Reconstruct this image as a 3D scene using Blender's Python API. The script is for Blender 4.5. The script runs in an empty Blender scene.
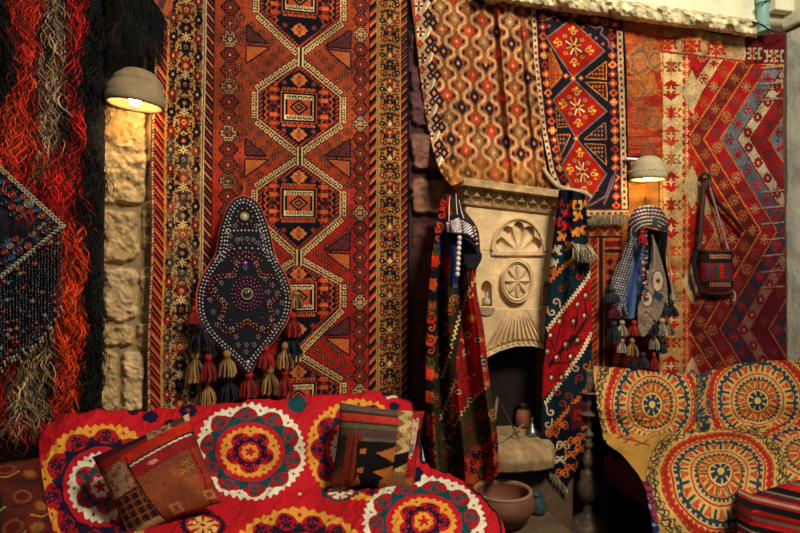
import bpy, math
import numpy as np
from mathutils import Vector
PI = math.pi
SC = bpy.context.scene
COL = SC.collection

# ------------------------------------------------------------------ camera
cam_d = bpy.data.cameras.new('camera'); cam = bpy.data.objects.new('camera', cam_d); COL.objects.link(cam)
cam.location = (0, 0, 1.3); cam.rotation_euler = (PI/2, 0, 0)
cam_d.sensor_width = 36; cam_d.lens = 27; cam_d.shift_y = -4.5/800; cam_d.clip_start = .05
SC.camera = cam
# ------------------------------------------------------------------ world, lights, exposure
w = bpy.data.worlds.new('sky'); SC.world = w; w.use_nodes = True
bg = w.node_tree.nodes['Background']; bg.inputs[0].default_value = (.75, .85, 1.0, 1); bg.inputs[1].default_value = .05
def area(name, loc, target, size, power, col):
    d = bpy.data.lights.new(name, 'AREA'); d.energy = power; d.color = col; d.shape = 'RECTANGLE'
    d.size, d.size_y = size
    o = bpy.data.objects.new(name, d); COL.objects.link(o); o.location = loc
    o.rotation_euler = (Vector(target)-Vector(loc)).to_track_quat('-Z', 'Y').to_euler(); return o
area('courtyard_daylight', (1.35, .25, 3.45), (.25, 3.0, 1.0), (.8, .6), 152, (1.0, .90, .74))
area('courtyard_fill', (-.6, -.6, 2.6), (-.4, 2.7, 1.0), (1.6, 1.2), 6, (1.0, .90, .78))
SC.view_settings.view_transform = 'Standard'; SC.view_settings.look = 'None'
SC.view_settings.exposure = 0.0; SC.view_settings.gamma = 1; SC.view_settings.use_curve_mapping = False

# ------------------------------------------------------------------ geometry helpers
# the wall is a vertical plane turned 13.8 degrees: n points away from the camera, t runs along it
N = np.array([-.23796, .97128, 0.]); T = np.array([.97128, .23796, 0.]); UP = np.array([0, 0, 1.]); D0 = 2.8068
def W(px, py, off=0.):
    px = np.asarray(px, float); py = np.asarray(py, float)
    Y = (D0-off)/(.97128-.23796*(px-400)/600)
    return np.stack(np.broadcast_arrays((px-400)/600*Y, Y, 1.3-(py-262)/600*Y), -1)
def hexc(c):
    return np.array([int(c[i:i+2], 16) for i in (0, 2, 4)])/255. if isinstance(c, str) else np.asarray(c, float)
RNG = np.random.default_rng(7)
def vnoise(x, y, seed=0):
    xi = np.floor(x).astype(np.int64); yi = np.floor(y).astype(np.int64); fx = x-xi; fy = y-yi
    fx = fx*fx*(3-2*fx); fy = fy*fy*(3-2*fy)
    def h(a, b):
        n = (a*374761393+b*668265263+seed*1442695041) & 0xffffffff
        n = ((n ^ (n >> 13))*1274126177) & 0xffffffff
        return ((n ^ (n >> 16)) & 0xffff)/65535.
    return (h(xi, yi)*(1-fx)+h(xi+1, yi)*fx)*(1-fy)+(h(xi, yi+1)*(1-fx)+h(xi+1, yi+1)*fx)*fy
def fbm(x, y, seed=0, o=4):
    s = 0; a = .5
    for k in range(o):
        s = s+a*vnoise(x, y, seed+k*17); x = x*2.03; y = y*2.03; a *= .5
    return s
def sm(x, a, b):
    t = np.clip((x-a)/(b-a), 0, 1); return t*t*(3-2*t)
def curve(pts, n):
    """smooth resampling of a control polyline (any dimension) at n points"""
    p = np.array(pts, float)
    if len(p) < 3:
        t = np.linspace(0, 1, n)[:, None]; return p[0]*(1-t)+p[-1]*t
    d = np.r_[0, np.cumsum(np.linalg.norm(np.diff(p[:, :2], axis=0), axis=1))]; d /= d[-1]
    m = np.gradient(p, d, axis=0); t = np.linspace(0, 1, n)
    i = np.clip(np.searchsorted(d, t, side='right')-1, 0, len(p)-2)
    h = (d[i+1]-d[i])[:, None]; u = ((t-d[i])[:, None])/h
    return (2*u**3-3*u**2+1)*p[i]+(u**3-2*u**2+u)*h*m[i]+(-2*u**3+3*u**2)*p[i+1]+(u**3-u**2)*h*m[i+1]
def coons(top, bottom, left, right, nx, ny):
    t = curve(top, nx)[None]; b = curve(bottom, nx)[None]; l = curve(left, ny)[:, None]; r = curve(right, ny)[:, None]
    u = np.linspace(0, 1, nx)[None, :, None]; v = np.linspace(0, 1, ny)[:, None, None]
    return (1-v)*t+v*b+(1-u)*l+u*r-((1-u)*(1-v)*t[:, :1]+u*(1-v)*t[:, -1:]+(1-u)*v*b[:, :1]+u*v*b[:, -1:])
def loft(rows, nx, ny):
    """rows of (px,py,off) control points -> smooth grid"""
    a = np.stack([curve(r, nx) for r in rows])
    out = np.stack([curve(a[:, j], ny) for j in range(nx)], 1)
    return out
# ------------------------------------------------------------------ objects
OFF = {}
def link(o, parent=None):
    COL.objects.link(o)
    if parent is not None: o.parent = parent
def thing(name, loc, label, cat, group=None):
    o = bpy.data.objects.new(name, None); o.empty_display_size = .05; link(o); o.location = Vector(loc); OFF[o.name] = np.array(loc, float)
    o['label'] = label; o['category'] = cat
    if group: o['group'] = group
    return o
def tag(o, label, cat, group=None):
    o['label'] = label; o['category'] = cat
    if group: o['group'] = group
    return o
def struct(o): o['kind'] = 'structure'; return o
def raw(name, V, Q, mat, parent=None, cols=None, smooth=True, pivot=None):
    """V (n,3) world coordinates, Q list/array of faces (quads array or list of tuples)"""
    V = np.asarray(V, float)
    if parent is not None: org = OFF[parent.name]
    elif pivot is not None: org = np.array(pivot, float)
    else: org = np.array([V[:, 0].mean(), V[:, 1].mean(), V[:, 2].min()])
    me = bpy.data.meshes.new(name)
    Vl = V-org
    if isinstance(Q, np.ndarray):
        k = Q.shape[1]; me.vertices.add(len(V)); me.loops.add(Q.size); me.polygons.add(len(Q))
        me.vertices.foreach_set('co', Vl.astype(np.float32).ravel())
        me.loops.foreach_set('vertex_index', Q.astype(np.int32).ravel())
        me.polygons.foreach_set('loop_start', np.arange(0, Q.size, k, dtype=np.int32))
        me.update(calc_edges=True)
    else:
        me.from_pydata([tuple(v) for v in Vl], [], [tuple(int(i) for i in q) for q in Q])
    if smooth: me.polygons.foreach_set('use_smooth', np.ones(len(me.polygons), bool))
    if cols is not None:
        at = me.color_attributes.new('Col', 'BYTE_COLOR', 'POINT')
        c = np.ones((len(V), 4), np.float32); c[:, :3] = np.clip(cols, 0, 1)**1.22
        at.data.foreach_set('color_srgb', c.ravel())
    me.update()
    me.materials.append(mat)
    o = bpy.data.objects.new(name, me); link(o, parent)
    if parent is None: o.location = Vector(org)
    OFF[o.name] = org
    return o
def quads(ny, nx, closed=False):
    i = np.arange(ny-1)[:, None]*nx; j = np.arange(nx if closed else nx-1)[None]; j1 = (j+1) % nx
    return np.stack([i+j, i+nx+j, i+nx+j1, i+j1], -1).reshape(-1, 4)
def sheet(name, P, C, mat, parent=None, rim=.006, back=None, smooth=True):
    """grid P (ny,nx,3), colours C (ny,nx,3); a rim turned back by `rim` gives the cloth its thickness"""
    ny, nx = P.shape[:2]; b = np.array([-.23796, .97128, 0.]) if back is None else np.array(back, float)
    if rim:
        P2 = np.empty((ny+2, nx+2, 3)); P2[1:-1, 1:-1] = P
        P2[0, 1:-1] = P[0]+b*rim; P2[-1, 1:-1] = P[-1]+b*rim; P2[1:-1, 0] = P[:, 0]+b*rim; P2[1:-1, -1] = P[:, -1]+b*rim
        P2[0, 0] = P[0, 0]+b*rim; P2[0, -1] = P[0, -1]+b*rim; P2[-1, 0] = P[-1, 0]+b*rim; P2[-1, -1] = P[-1, -1]+b*rim
        P = P2
        if C is not None: C = np.pad(C, ((1, 1), (1, 1), (0, 0)), 'edge')
        ny += 2; nx += 2
    return raw(name, P.reshape(-1, 3), quads(ny, nx), mat, parent, None if C is None else C.reshape(-1, 3), smooth)
class MB:
    def __init__(s): s.V = []; s.F = []; s.n = 0; s.C = []
    def add(s, V, F, c=None):
        V = np.asarray(V, float); s.V.append(V); s.F += [tuple(int(i)+s.n for i in f) for f in F]; s.n += len(V)
        s.C.append(np.tile(hexc(c) if c is not None else np.ones(3), (len(V), 1)))
    def box(s, c, half, ax=None, col=None, bev=0):
        ax = np.eye(3) if ax is None else np.array(ax); V = []
        b = bev
        if not b:
            for i in (-1, 1):
                for j in (-1, 1):
                    for k in (-1, 1): V.append(np.array(c)+i*half[0]*ax[0]+j*half[1]*ax[1]+k*half[2]*ax[2])
            s.add(V, [(0, 1, 3, 2), (4, 6, 7, 5), (0, 4, 5, 1), (2, 3, 7, 6), (0, 2, 6, 4), (1, 5, 7, 3)], col); return
        # chamfered box: for every corner three points
        idx = {}
        for i in (-1, 1):
            for j in (-1, 1):
                for k in (-1, 1):
                    for a in range(3):
                        h = [half[m]-(0 if m == a else b) for m in range(3)]
                        idx[(i, j, k, a)] = len(V); V.append(np.array(c)+i*h[0]*ax[0]+j*h[1]*ax[1]+k*h[2]*ax[2])
        F = []
        for a in range(3):
            o1, o2 = [m for m in range(3) if m != a]
            for sg in (-1, 1):
                q = []
                for (p, r) in ((-1, -1), (1, -1), (1, 1), (-1, 1)):
                    t = [0, 0, 0]; t[a] = sg; t[o1] = p; t[o2] = r; q.append(idx[(*t, a)])
                F.append(q)
            for p in (-1, 1):
                for r in (-1, 1):
                    t0 = [0, 0, 0]; t1 = [0, 0, 0]; t0[a] = -1; t1[a] = 1; t0[o1] = t1[o1] = p; t0[o2] = t1[o2] = r
                    F.append([idx[(*t0, o1)], idx[(*t1, o1)], idx[(*t1, o2)], idx[(*t0, o2)]])
        for i in (-1, 1):
            for j in (-1, 1):
                for k in (-1, 1): F.append([idx[(i, j, k, a)] for a in range(3)])
        s.add(V, F, col)
    def lathe(s, c, prof, n=32, ax=(1., 0, 0), ay=(0, 1., 0), az=(0, 0, 1.), col=None, mod=None, cap=True):
        c = np.array(c, float); ax, ay, az = map(np.array, (ax, ay, az)); V = []
        for (r, z) in prof:
            for k in range(n):
                a = 2*PI*k/n; rr = r*(mod(a, z) if mod else 1)
                V.append(c+rr*math.cos(a)*ax+rr*math.sin(a)*ay+z*az)
        F = [tuple(q) for q in quads(len(prof), n, True)]
        if cap: F += [tuple(range(n)), tuple(range((len(prof)-1)*n, len(prof)*n))[::-1]]
        s.add(V, F, col)
    def tube(s, pts, r, n=6, col=None):
        p = np.array(pts, float); R = np.broadcast_to(np.asarray(r, float), (len(p),))
        tg = np.gradient(p, axis=0); tg /= np.linalg.norm(tg, axis=1)[:, None]+1e-9
        ref = np.array([0, 0, 1.]) if abs(tg[:, 2]).mean() < .8 else np.array([1., 0, 0])
        a = np.cross(tg, ref); a /= np.linalg.norm(a, axis=1)[:, None]+1e-9; b = np.cross(tg, a); V = []
        for i in range(len(p)):
            for k in range(n):
                th = 2*PI*k/n; V.append(p[i]+R[i]*(math.cos(th)*a[i]+math.sin(th)*b[i]))
        s.add(V, [tuple(q) for q in quads(len(p), n, True)]+[tuple(range(n))[::-1], tuple(range((len(p)-1)*n, len(p)*n))], col)
    def ball(s, c, r, n=8, m=6, col=None, sq=(1, 1, 1), ax=None):
        ax = np.eye(3) if ax is None else np.array(ax); V = []; c = np.array(c, float)
        for i in range(m+1):
            ph = PI*i/m; rr = max(math.sin(ph), 1e-3)
            for k in range(n):
                a = 2*PI*k/n; V.append(c+r*(rr*math.cos(a)*sq[0]*ax[0]+rr*math.sin(a)*sq[1]*ax[1]+math.cos(ph)*sq[2]*ax[2]))
        s.add(V, [tuple(q) for q in quads(m+1, n, True)], col)
    def build(s, name, mat, parent=None, smooth=True, pivot=None):
        return raw(name, np.concatenate(s.V), s.F, mat, parent, np.concatenate(s.C), smooth, pivot)
WA = (T, N, UP)   # wall aligned axes
def dup(o, loc, parent=None, rot=None, scale=None):
    c = o.copy(); COL.objects.link(c); c.parent = parent
    c.location = Vector(np.array(loc)-(OFF[parent.name] if parent is not None else 0)); OFF[c.name] = np.array(loc, float)
    if rot is not None: c.rotation_euler = rot
    if scale is not None: c.scale = scale
    return c
# ------------------------------------------------------------------ materials
MATS = {}
def mat(name, base=None, rough=.9, metal=0., bump=.3, bscale=300., var=.25, vscale=60., emis=None, sheen=0., coat=0., spec=.3, detail=3, vcol=True, bdist=.002, transmission=0.):
    if name in MATS: return MATS[name]
    m = bpy.data.materials.new(name); m.use_nodes = True; nt = m.node_tree; nd = nt.nodes; lk = nt.links
    b = nd['Principled BSDF']; b.inputs['Roughness'].default_value = rough; b.inputs['Metallic'].default_value = metal
    b.inputs['Specular IOR Level'].default_value = spec
    if sheen: b.inputs['Sheen Weight'].default_value = sheen
    if coat: b.inputs['Coat Weight'].default_value = coat
    if transmission: b.inputs['Transmission Weight'].default_value = transmission
    tc = nd.new('ShaderNodeTexCoord')
    n1 = nd.new('ShaderNodeTexNoise'); n1.inputs['Scale'].default_value = vscale; n1.inputs['Detail'].default_value = detail; lk.new(tc.outputs['Object'], n1.inputs['Vector'])
    mr = nd.new('ShaderNodeMapRange'); mr.inputs['From Min'].default_value = .3; mr.inputs['From Max'].default_value = .7
    mr.inputs['To Min'].default_value = 1-var; mr.inputs['To Max'].default_value = 1+var; lk.new(n1.outputs['Fac'], mr.inputs['Value'])
    mx = nd.new('ShaderNodeVectorMath'); mx.operation = 'SCALE'; lk.new(mr.outputs[0], mx.inputs['Scale'])
    if base is None and vcol:
        at = nd.new('ShaderNodeAttribute'); at.attribute_name = 'Col'; lk.new(at.outputs['Color'], mx.inputs[0])
    else:
        rgb = nd.new('ShaderNodeRGB'); c = hexc(base); c = np.where(c <= .04045, c/12.92, ((c+.055)/1.055)**2.4); rgb.outputs[0].default_value = (*c, 1)
        lk.new(rgb.outputs[0], mx.inputs[0])
    lk.new(mx.outputs[0], b.inputs['Base Color'])
    if bump:
        n2 = nd.new('ShaderNodeTexNoise'); n2.inputs['Scale'].default_value = bscale; n2.inputs['Detail'].default_value = 4; lk.new(tc.outputs['Object'], n2.inputs['Vector'])
        bp = nd.new('ShaderNodeBump'); bp.inputs['Strength'].default_value = bump; bp.inputs['Distance'].default_value = bdist; lk.new(n2.outputs['Fac'], bp.inputs['Height']); lk.new(bp.outputs[0], b.inputs['Normal'])
    if emis: b.inputs['Emission Color'].default_value = (*emis[0], 1); b.inputs['Emission Strength'].default_value = emis[1]
    MATS[name] = m; return m
WOOL = mat('wool_weave', rough=.95, bump=.35, bscale=420, var=.22, vscale=260, spec=.12)
COTTON = mat('cotton_cloth', rough=.8, bump=.25, bscale=600, var=.10, vscale=120, spec=.2)
HAIR = mat('wool_pile', rough=.75, bump=0, var=.25, vscale=40, spec=.3)
STONE = mat('cut_stone', rough=.95, bump=.5, bscale=70, var=.14, vscale=18, spec=.2, bdist=.006)
BEAD = mat('glass_beads', rough=.25, bump=0, var=.1, spec=.6)
# ------------------------------------------------------------------ pattern painter (plane coordinates on the cloth)
class Cv:
    def __init__(s, x0, y0, x1, y1, k=2., bg='000000', jit=.0, seed=1):
        s.x0, s.y0, s.x1, s.y1, s.k = x0, y0, x1, y1, k
        s.w = int(round((x1-x0)*k))+1; s.h = int(round((y1-y0)*k))+1
        s.a = np.tile(hexc(bg), (s.h, s.w, 1)).astype(float)
    def win(s, x0, y0, x1, y1):
        i0 = max(0, int((x0-s.x0)*s.k)-1); i1 = min(s.w, int((x1-s.x0)*s.k)+3); j0 = max(0, int((y0-s.y0)*s.k)-1); j1 = min(s.h, int((y1-s.y0)*s.k)+3)
        if i1 <= i0 or j1 <= j0: return None
        X = s.x0+np.arange(i0, i1)/s.k; Y = s.y0+np.arange(j0, j1)/s.k; X, Y = np.meshgrid(X, Y)
        return X, Y, s.a[j0:j1, i0:i1]
    def full(s): return s.win(s.x0, s.y0, s.x1, s.y1)
    def put(s, v, M, c, al=1.):
        c = hexc(c)
        if al == 1.: v[M] = c
        else: v[M] = v[M]*(1-al)+c*al
    def rect(s, x0, y0, x1, y1, c, al=1.):
        q = s.win(x0, y0, x1, y1)
        if q: X, Y, v = q; s.put(v, (X >= x0) & (X < x1) & (Y >= y0) & (Y < y1), c, al)
    def inside(s, X, Y, pts):
        M = np.zeros(X.shape, bool); n = len(pts)
        for i in range(n):
            (xa, ya), (xb, yb) = pts[i], pts[(i+1) % n]
            if ya == yb: continue
            M ^= ((ya > Y) != (yb > Y)) & (X < (xb-xa)*(Y-ya)/(yb-ya)+xa)
        return M
    def poly(s, pts, c, al=1., fn=None):
        xs = [p[0] for p in pts]; ys = [p[1] for p in pts]; q = s.win(min(xs), min(ys), max(xs), max(ys))
        if not q: return
        X, Y, v = q; M = s.inside(X, Y, pts)
        if fn is not None: v[M] = fn(X, Y)[M]
        else: s.put(v, M, c, al)
    def ell(s, cx, cy, rx, ry, c, r0=0., al=1.):
        q = s.win(cx-rx, cy-ry, cx+rx, cy+ry)
        if q: X, Y, v = q; R = ((X-cx)/rx)**2+((Y-cy)/ry)**2; s.put(v, (R <= 1) & (R >= r0*r0), c, al)
    def line(s, pts, wd, c, al=1.):
        for (xa, ya), (xb, yb) in zip(pts[:-1], pts[1:]):
            q = s.win(min(xa, xb)-wd, min(ya, yb)-wd, max(xa, xb)+wd, max(ya, yb)+wd)
            if not q: continue
            X, Y, v = q; L = (xb-xa)**2+(yb-ya)**2+1e-9; t = np.clip(((X-xa)*(xb-xa)+(Y-ya)*(yb-ya))/L, 0, 1)
            s.put(v, (X-xa-t*(xb-xa))**2+(Y-ya-t*(yb-ya))**2 <= wd*wd/4, c, al)
    def dia(s, cx, cy, rx, ry, c, r0=0., fn=None):
        q = s.win(cx-rx, cy-ry, cx+rx, cy+ry)
        if q:
            X, Y, v = q; R = abs(X-cx)/rx+abs(Y-cy)/ry; M = (R <= 1) & (R >= r0)
            if fn is not None: v[M] = fn(X, Y)[M]
            else: s.put(v, M, c)
    def stamp(s, rows, cx, cy, cell, pal, cellh=None, fx=False, fy=False, ang=0.):
        ch = cellh or cell; nr = len(rows); nc = max(len(r) for r in rows); R = math.hypot(nc*cell, nr*ch)/2
        q = s.win(cx-R, cy-R, cx+R, cy+R)
        if not q: return
        X, Y, v = q; dx = X-cx; dy = Y-cy
        if ang: dx, dy = dx*math.cos(ang)+dy*math.sin(ang), -dx*math.sin(ang)+dy*math.cos(ang)
        if fx: dx = -dx
        if fy: dy = -dy
        i = np.floor(dx/cell+nc/2).astype(int); j = np.floor(dy/ch+nr/2).astype(int)
        ok = (i >= 0) & (i < nc) & (j >= 0) & (j < nr); g = np.full((nr, nc), ' ')
        for a, r in enumerate(rows):
            for b, ch_ in enumerate(r): g[a, b] = ch_
        cell_ = np.where(ok, g[np.clip(j, 0, nr-1), np.clip(i, 0, nc-1)], ' ')
        for k, c in pal.items(): s.put(v, cell_ == k, c)
    def grain(s, amt=.12, seed=3, blotch=.12, bs=25.):
        X, Y, v = s.full()
        g = 1+amt*(2*np.random.default_rng(seed).random(X.shape)-1)+blotch*(2*fbm(X/bs, Y/bs, seed)-1)
        v *= g[..., None]
    def sample(s, px, py):
        x = np.clip((px-s.x0)*s.k, 0, s.w-1.001); y = np.clip((py-s.y0)*s.k, 0, s.h-1.001)
        return s.a[np.round(y).astype(int), np.round(x).astype(int)]
def clutter(cv, x0, y0, x1, y1, cell, per, pal, seed, lum=None):
    """symmetric small knotted pattern, mirrored across the band and along it"""
    q = cv.win(x0, y0, x1, y1)
    if not q: return
    X, Y, v = q; M = (X >= x0) & (X < x1) & (Y >= y0) & (Y < y1); cx = (x0+x1)/2
    u = np.floor(abs(X-cx)/cell); t = np.mod(Y-y0, per); t = np.floor(np.minimum(t, per-t)/cell)
    n = vnoise(u*.62+3, t*.62+7, seed)*.75+vnoise(u*1.7, t*1.7, seed+5)*.25
    pal = [(a, hexc(c)) for a, c in pal]; out = v.copy(); lo = 0.
    for hi, c in pal:
        k = M & (n >= lo) & (n < hi); v[k] = c; lo = hi
def barber(cv, x0, y0, x1, y1, per, cols, slope=1.):
    q = cv.win(x0, y0, x1, y1)
    if not q: return
    X, Y, v = q; M = (X >= x0) & (X < x1) & (Y >= y0) & (Y < y1); ph = np.mod(np.floor((Y+slope*(X-x0))/.9)*.9, per)/per*len(cols)
    for i, c in enumerate(cols): v[M & (ph >= i) & (ph < i+1)] = hexc(c)
STAR = ["  ##  ##  ", " ######## ", "##########", " ###oo### ", " ##o..o## ", " ##o..o## ", " ###oo### ", "##########", " ######## ", "  ##  ##  "]
STAR8 = ["   ##   ", " #.##.# ", " ###### ", "##.oo.##", "##.oo.##", " ###### ", " #.##.# ", "   ##   "]
SNOW = ["   #   ", " # # # ", "  ###  ", "###.###", "  ###  ", " # # # ", "   #   "]
GUL = ["  # #  ", " ## ## ", "#  #  #", " ##.## ", "#  #  #", " ## ## ", "  # #  "]
FLW = [" # # ", "# # #", " #o# ", "# # #", " # # "]
def hooks(cv, p, q, step, size, c, side=1, wd=.8):
    """running latch hooks beside the line p-q"""
    p = np.array(p, float); q = np.array(q, float); L = np.linalg.norm(q-p); n = max(1, int(round(L/step))); d = (q-p)/L
    nr = np.array([d[1], -d[0]])*side
    for i in range(n):
        a = p+(q-p)*(i+.15)/n; b = a+nr*size; e = b+d*step*.62; f = e-nr*size*.5; g = f-d*step*.3
        cv.line([tuple(a), tuple(b), tuple(e), tuple(f), tuple(g)], wd, c)
# ================================================================== SETTING
def grid(x0, x1, y0, y1, step):
    nx = int(round((x1-x0)/step))+1; ny = int(round((y1-y0)/step))+1
    return np.meshgrid(np.linspace(x0, x1, nx), np.linspace(y0, y1, ny))
PLASTER = mat('plaster_wall', rough=.95, bump=.5, bscale=40, var=.12, vscale=8, spec=.15, bdist=.008)
# main back wall: one plane from far left to the corner at px 787
X, Y = grid(-260, 787, -160, 640, 6)
C = np.tile(hexc('6a5645'), X.shape+(1,)); C[(X > 480) & (Y < 26)] = hexc('b9b59a')
C[(X > 600) & (X < 700) & (Y > 120)] = hexc('a5673a')  # warm lamplight put into the wall colour here
struct(sheet('wall_back', W(X, Y, 0)+0*X[..., None], C, PLASTER, rim=0))
# small bump of plaster behind the right lamp, lamplit orange put into its colour
X, Y = grid(618, 668, 140, 262, 1.5)
h = .012+.012*fbm(X/9, Y/9, 5)-.02*(1-sm(X, 618, 622))-.02*sm(X, 662, 668)
C = np.tile(hexc('b9813f'), X.shape+(1,))*(0.75+.5*fbm(X/7, Y/7, 9))[..., None]
struct(sheet('wall_right_patch', W(X, Y, h), C, STONE, rim=.01)).name = 'trim_2'
# left masonry pier: irregular stones bedded in mortar
X, Y = grid(88, 158, -60, 470, 1.2)
h = .006+.010*fbm(X/6, Y/6, 2); colr = np.tile(hexc('a58f6a'), X.shape+(1,))
def stone(x0, y0, x1, y1, r, ht, c, seed):
    global h, colr
    wx = X+3.5*(fbm(X/10, Y/10, seed+40)-.5)*2; wy = Y+3.5*(fbm(X/10, Y/10, seed+80)-.5)*2
    dx = np.maximum(np.maximum(x0+r-wx, wx-x1+r), 0); dy = np.maximum(np.maximum(y0+r-wy, wy-y1+r), 0); d = np.hypot(dx, dy)/r
    e = 1-sm(d, .55, 1.05)
    h = np.maximum(h, e*(ht*.8+.042*(fbm(X/9, Y/9, seed, 5)-.4)+.016*(fbm(X/2.8, Y/2.8, seed+3, 3)-.5)))
    m = e > .3; colr[m] = (hexc(c)*(0.82+.4*fbm(X/5, Y/5, seed)[m])[:, None])
for a in [(92, 104, 149, 206, 12, .05, 'c6ab7e', 1), (92, 208, 139, 264, 10, .045, 'c2a67a', 2), (140, 200, 154, 250, 5, .03, 'a8906a', 3), (102, 266, 138, 322, 9, .045, 'ccb186', 4),
          (139, 266, 153, 318, 5, .03, 'b09a70', 5), (100, 324, 134, 346, 6, .04, 'c4aa7c', 6), (136, 322, 152, 350, 6, .035, 'b89e70', 7),
          (92, 349, 119, 412, 8, .035, 'bfa678', 8), (121, 350, 146, 414, 8, .05, 'd0b68a', 9), (90, 420, 150, 460, 8, .03, '8f7c5c', 10), (92, 20, 150, 104, 12, .03, '8a7860', 11), (96, 262, 108, 322, 5, .03, 'a8906a', 12)]:
    stone(*a)
struct(sheet('wall_left', W(X, Y, h), colr, STONE, rim=.04))
# reddish rock pier between the big carpet and the chimney
X, Y = grid(400, 470, -60, 470, 1.4); h = .02+.008*fbm(X/6, Y/6, 2); colr = np.tile(hexc('4f3434'), X.shape+(1,))
for a in [(408, -50, 440, 55, 10, .05, '60444a', 21), (408, 62, 450, 128, 10, .06, '68464a', 22), (410, 132, 470, 172, 8, .08, '8a6454', 23), (410, 178, 462, 215, 8, .07, '946c58', 24), (412, 222, 440, 300, 6, .04, '6a453e', 25), (412, 306, 440, 470, 6, .03, '5c3a35', 26)]:
    stone(*a)
struct(sheet('wall_centre', W(X, Y, h), colr, STONE, rim=.05)).name = 'trim_1'
# coping ledge on top of the wall
X, Y = grid(0, 1, 0, 1, .004)
n = X.shape[1]; mm = 40
u = np.linspace(0, 1, 320)[None]; v = np.linspace(0, 1, mm)[:, None]
px = 480+277*u+0*v
s0 = (px-760)/(490-760); top = 21-30*s0*1.35; bot = 37-37*s0
# section: top back -> top front edge -> rough face -> underside back to the wall
prof = np.array([(0., 0.0, 0), (.12, -.02, .08), (.30, 0.0, .16), (.5, .12, .19), (.68, .45, .185), (.82, .85, .16), (.92, 1.05, .09), (1., 1.1, 0.0)])
f = np.array([np.interp(v[:, 0], prof[:, 0], prof[:, k]) for k in (1, 2)])
rough = (fbm(px/7, v*6+0*px, 31, 5)-.5)
py = top+(bot-top)*f[0][:, None]+3.2*rough
off = f[1][:, None]+.045*rough
C = (hexc('dccfa8')[None, None]*(0.62+.75*fbm(px/5, v*8+0*px, 12))[..., None])
struct(sheet('trim_ledge', W(px, py, np.maximum(off, -.01)), C, STONE, rim=0)).name = 'trim_3'
# right side wall comes towards the viewer from the corner
cz = W(787, 262, 0); dirR = np.array([.30, -.954, 0.])
def side(nm, d0, d1, z0, z1, c, thick=0., nx=40, nz=60, arch=None):
    U, Z = np.meshgrid(np.linspace(d0, d1, nx), np.linspace(z1, z0, nz))
    P = cz+U[..., None]*dirR+(Z-1.3)[..., None]*UP
    nr = np.array([-.954, -.30, 0.])
    P = P+nr*(thick+.02*(fbm(U*8, Z*8, 3)-.5))[..., None]
    Cc = np.tile(hexc(c), U.shape+(1,))*(.86+.28*fbm(U*14, Z*14, 8))[..., None]
    if arch is not None:
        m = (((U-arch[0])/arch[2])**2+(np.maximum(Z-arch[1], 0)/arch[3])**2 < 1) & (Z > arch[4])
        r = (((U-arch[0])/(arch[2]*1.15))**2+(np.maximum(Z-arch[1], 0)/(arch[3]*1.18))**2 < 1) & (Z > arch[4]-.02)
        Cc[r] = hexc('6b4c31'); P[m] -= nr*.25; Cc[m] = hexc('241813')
    return struct(sheet(nm, P, Cc, PLASTER, rim=0))
side('wall_right', 0, 1.6, -.2, 3.2, 'c4c2b2', nx=120, nz=200, arch=(.62, 1.02, .42, .35, .55))
# slanting stone string course on that wall
b = MB()
for i in range(1):
    pa = cz+UP*(1.19+.02); pts = []
p0 = cz+np.array([-.12, -.03, 0])+UP*(.0)
V = []
for k, d in enumerate(np.linspace(-.10, 1.2, 30)):
    c0 = cz+dirR*d+(1.39)*UP
    nr = np.array([-.954, -.30, 0.]); j = .006*math.sin(k*1.9)
    for (a, zz) in ((-.02, .5), (.022, .5), (.030, .05), (.030, -.045), (.018, -.07+j), (-.02, -.085)):
        V.append(c0+nr*a+UP*zz)
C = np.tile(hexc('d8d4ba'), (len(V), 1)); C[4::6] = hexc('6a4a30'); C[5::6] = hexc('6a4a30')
struct(raw('trim_4', np.array(V), quads(30, 6), STONE, None, C, False))
# upper light wall blocks above, both sides of the drain pipe
b = MB()
for (xa, xb) in ((470, 756), (772, 830)):
    c = (W(xa, -45, .04)+W(xb, -45, .04))/2; L = np.linalg.norm(W(xa, -45, 0)-W(xb, -45, 0))/2
    b.box(c, (L, .03, .34), WA, 'e4e2c8', .004)
struct(b.build('trim_5', PLASTER, smooth=False))
# floor
X, Y = np.meshgrid(np.linspace(-3.2, 3.4, 200), np.linspace(-.8, 3.9, 160))
Z = .004*fbm(X*5, Y*5, 3)
C = np.tile(hexc('3a2a20'), X.shape+(1,))*(.7+.6*fbm(X*6, Y*6, 4))[..., None]
struct(sheet('floor', np.stack([X, Y, Z], -1)[::-1], C, STONE, rim=0))
# left return wall so the court is closed at the far left
X, Y = grid(-300, -200, -160, 640, 10)
# ================================================================== drain pipe
PIPE = mat('painted_pipe', '7fa8a2', rough=.5, bump=.1, var=.15, vscale=12, spec=.4)
pp = thing('drain_pipe', W(763, 34, .07), 'pale blue-green drain pipe running up the wall above the red chevron kilim', 'pipe')
b = MB(); b.tube([W(763, 30, .10), W(763, 10, .11), W(763, -25, .11), W(763, -110, .11)], .030, 20); b.build('pipe', PIPE, pp)
for y_ in (30, -1):
    b = MB(); b.tube([W(763, y_+3, .105), W(763, y_-3, .105)], .036, 20); b.build('collar', PIPE, pp)
b = MB(); b.tube(curve([W(757, 6, .09), W(760, 3, .15), W(766, 1, .15), W(770, 3, .10)], 16), .004, 6); b.build('wire_clip', mat('black_cable', '15151a', rough=.5, bump=0), pp)
b = MB(); b.tube(curve([W(752, 22, .21), W(762, 25, .17), W(768, 29, .15), W(776, 32, .14), W(786, 31, .1)], 24), .0045, 6)
tag(b.build('electric_cable', MATS['black_cable']), 'thin black cable sagging across the foot of the drain pipe', 'cable')

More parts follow.
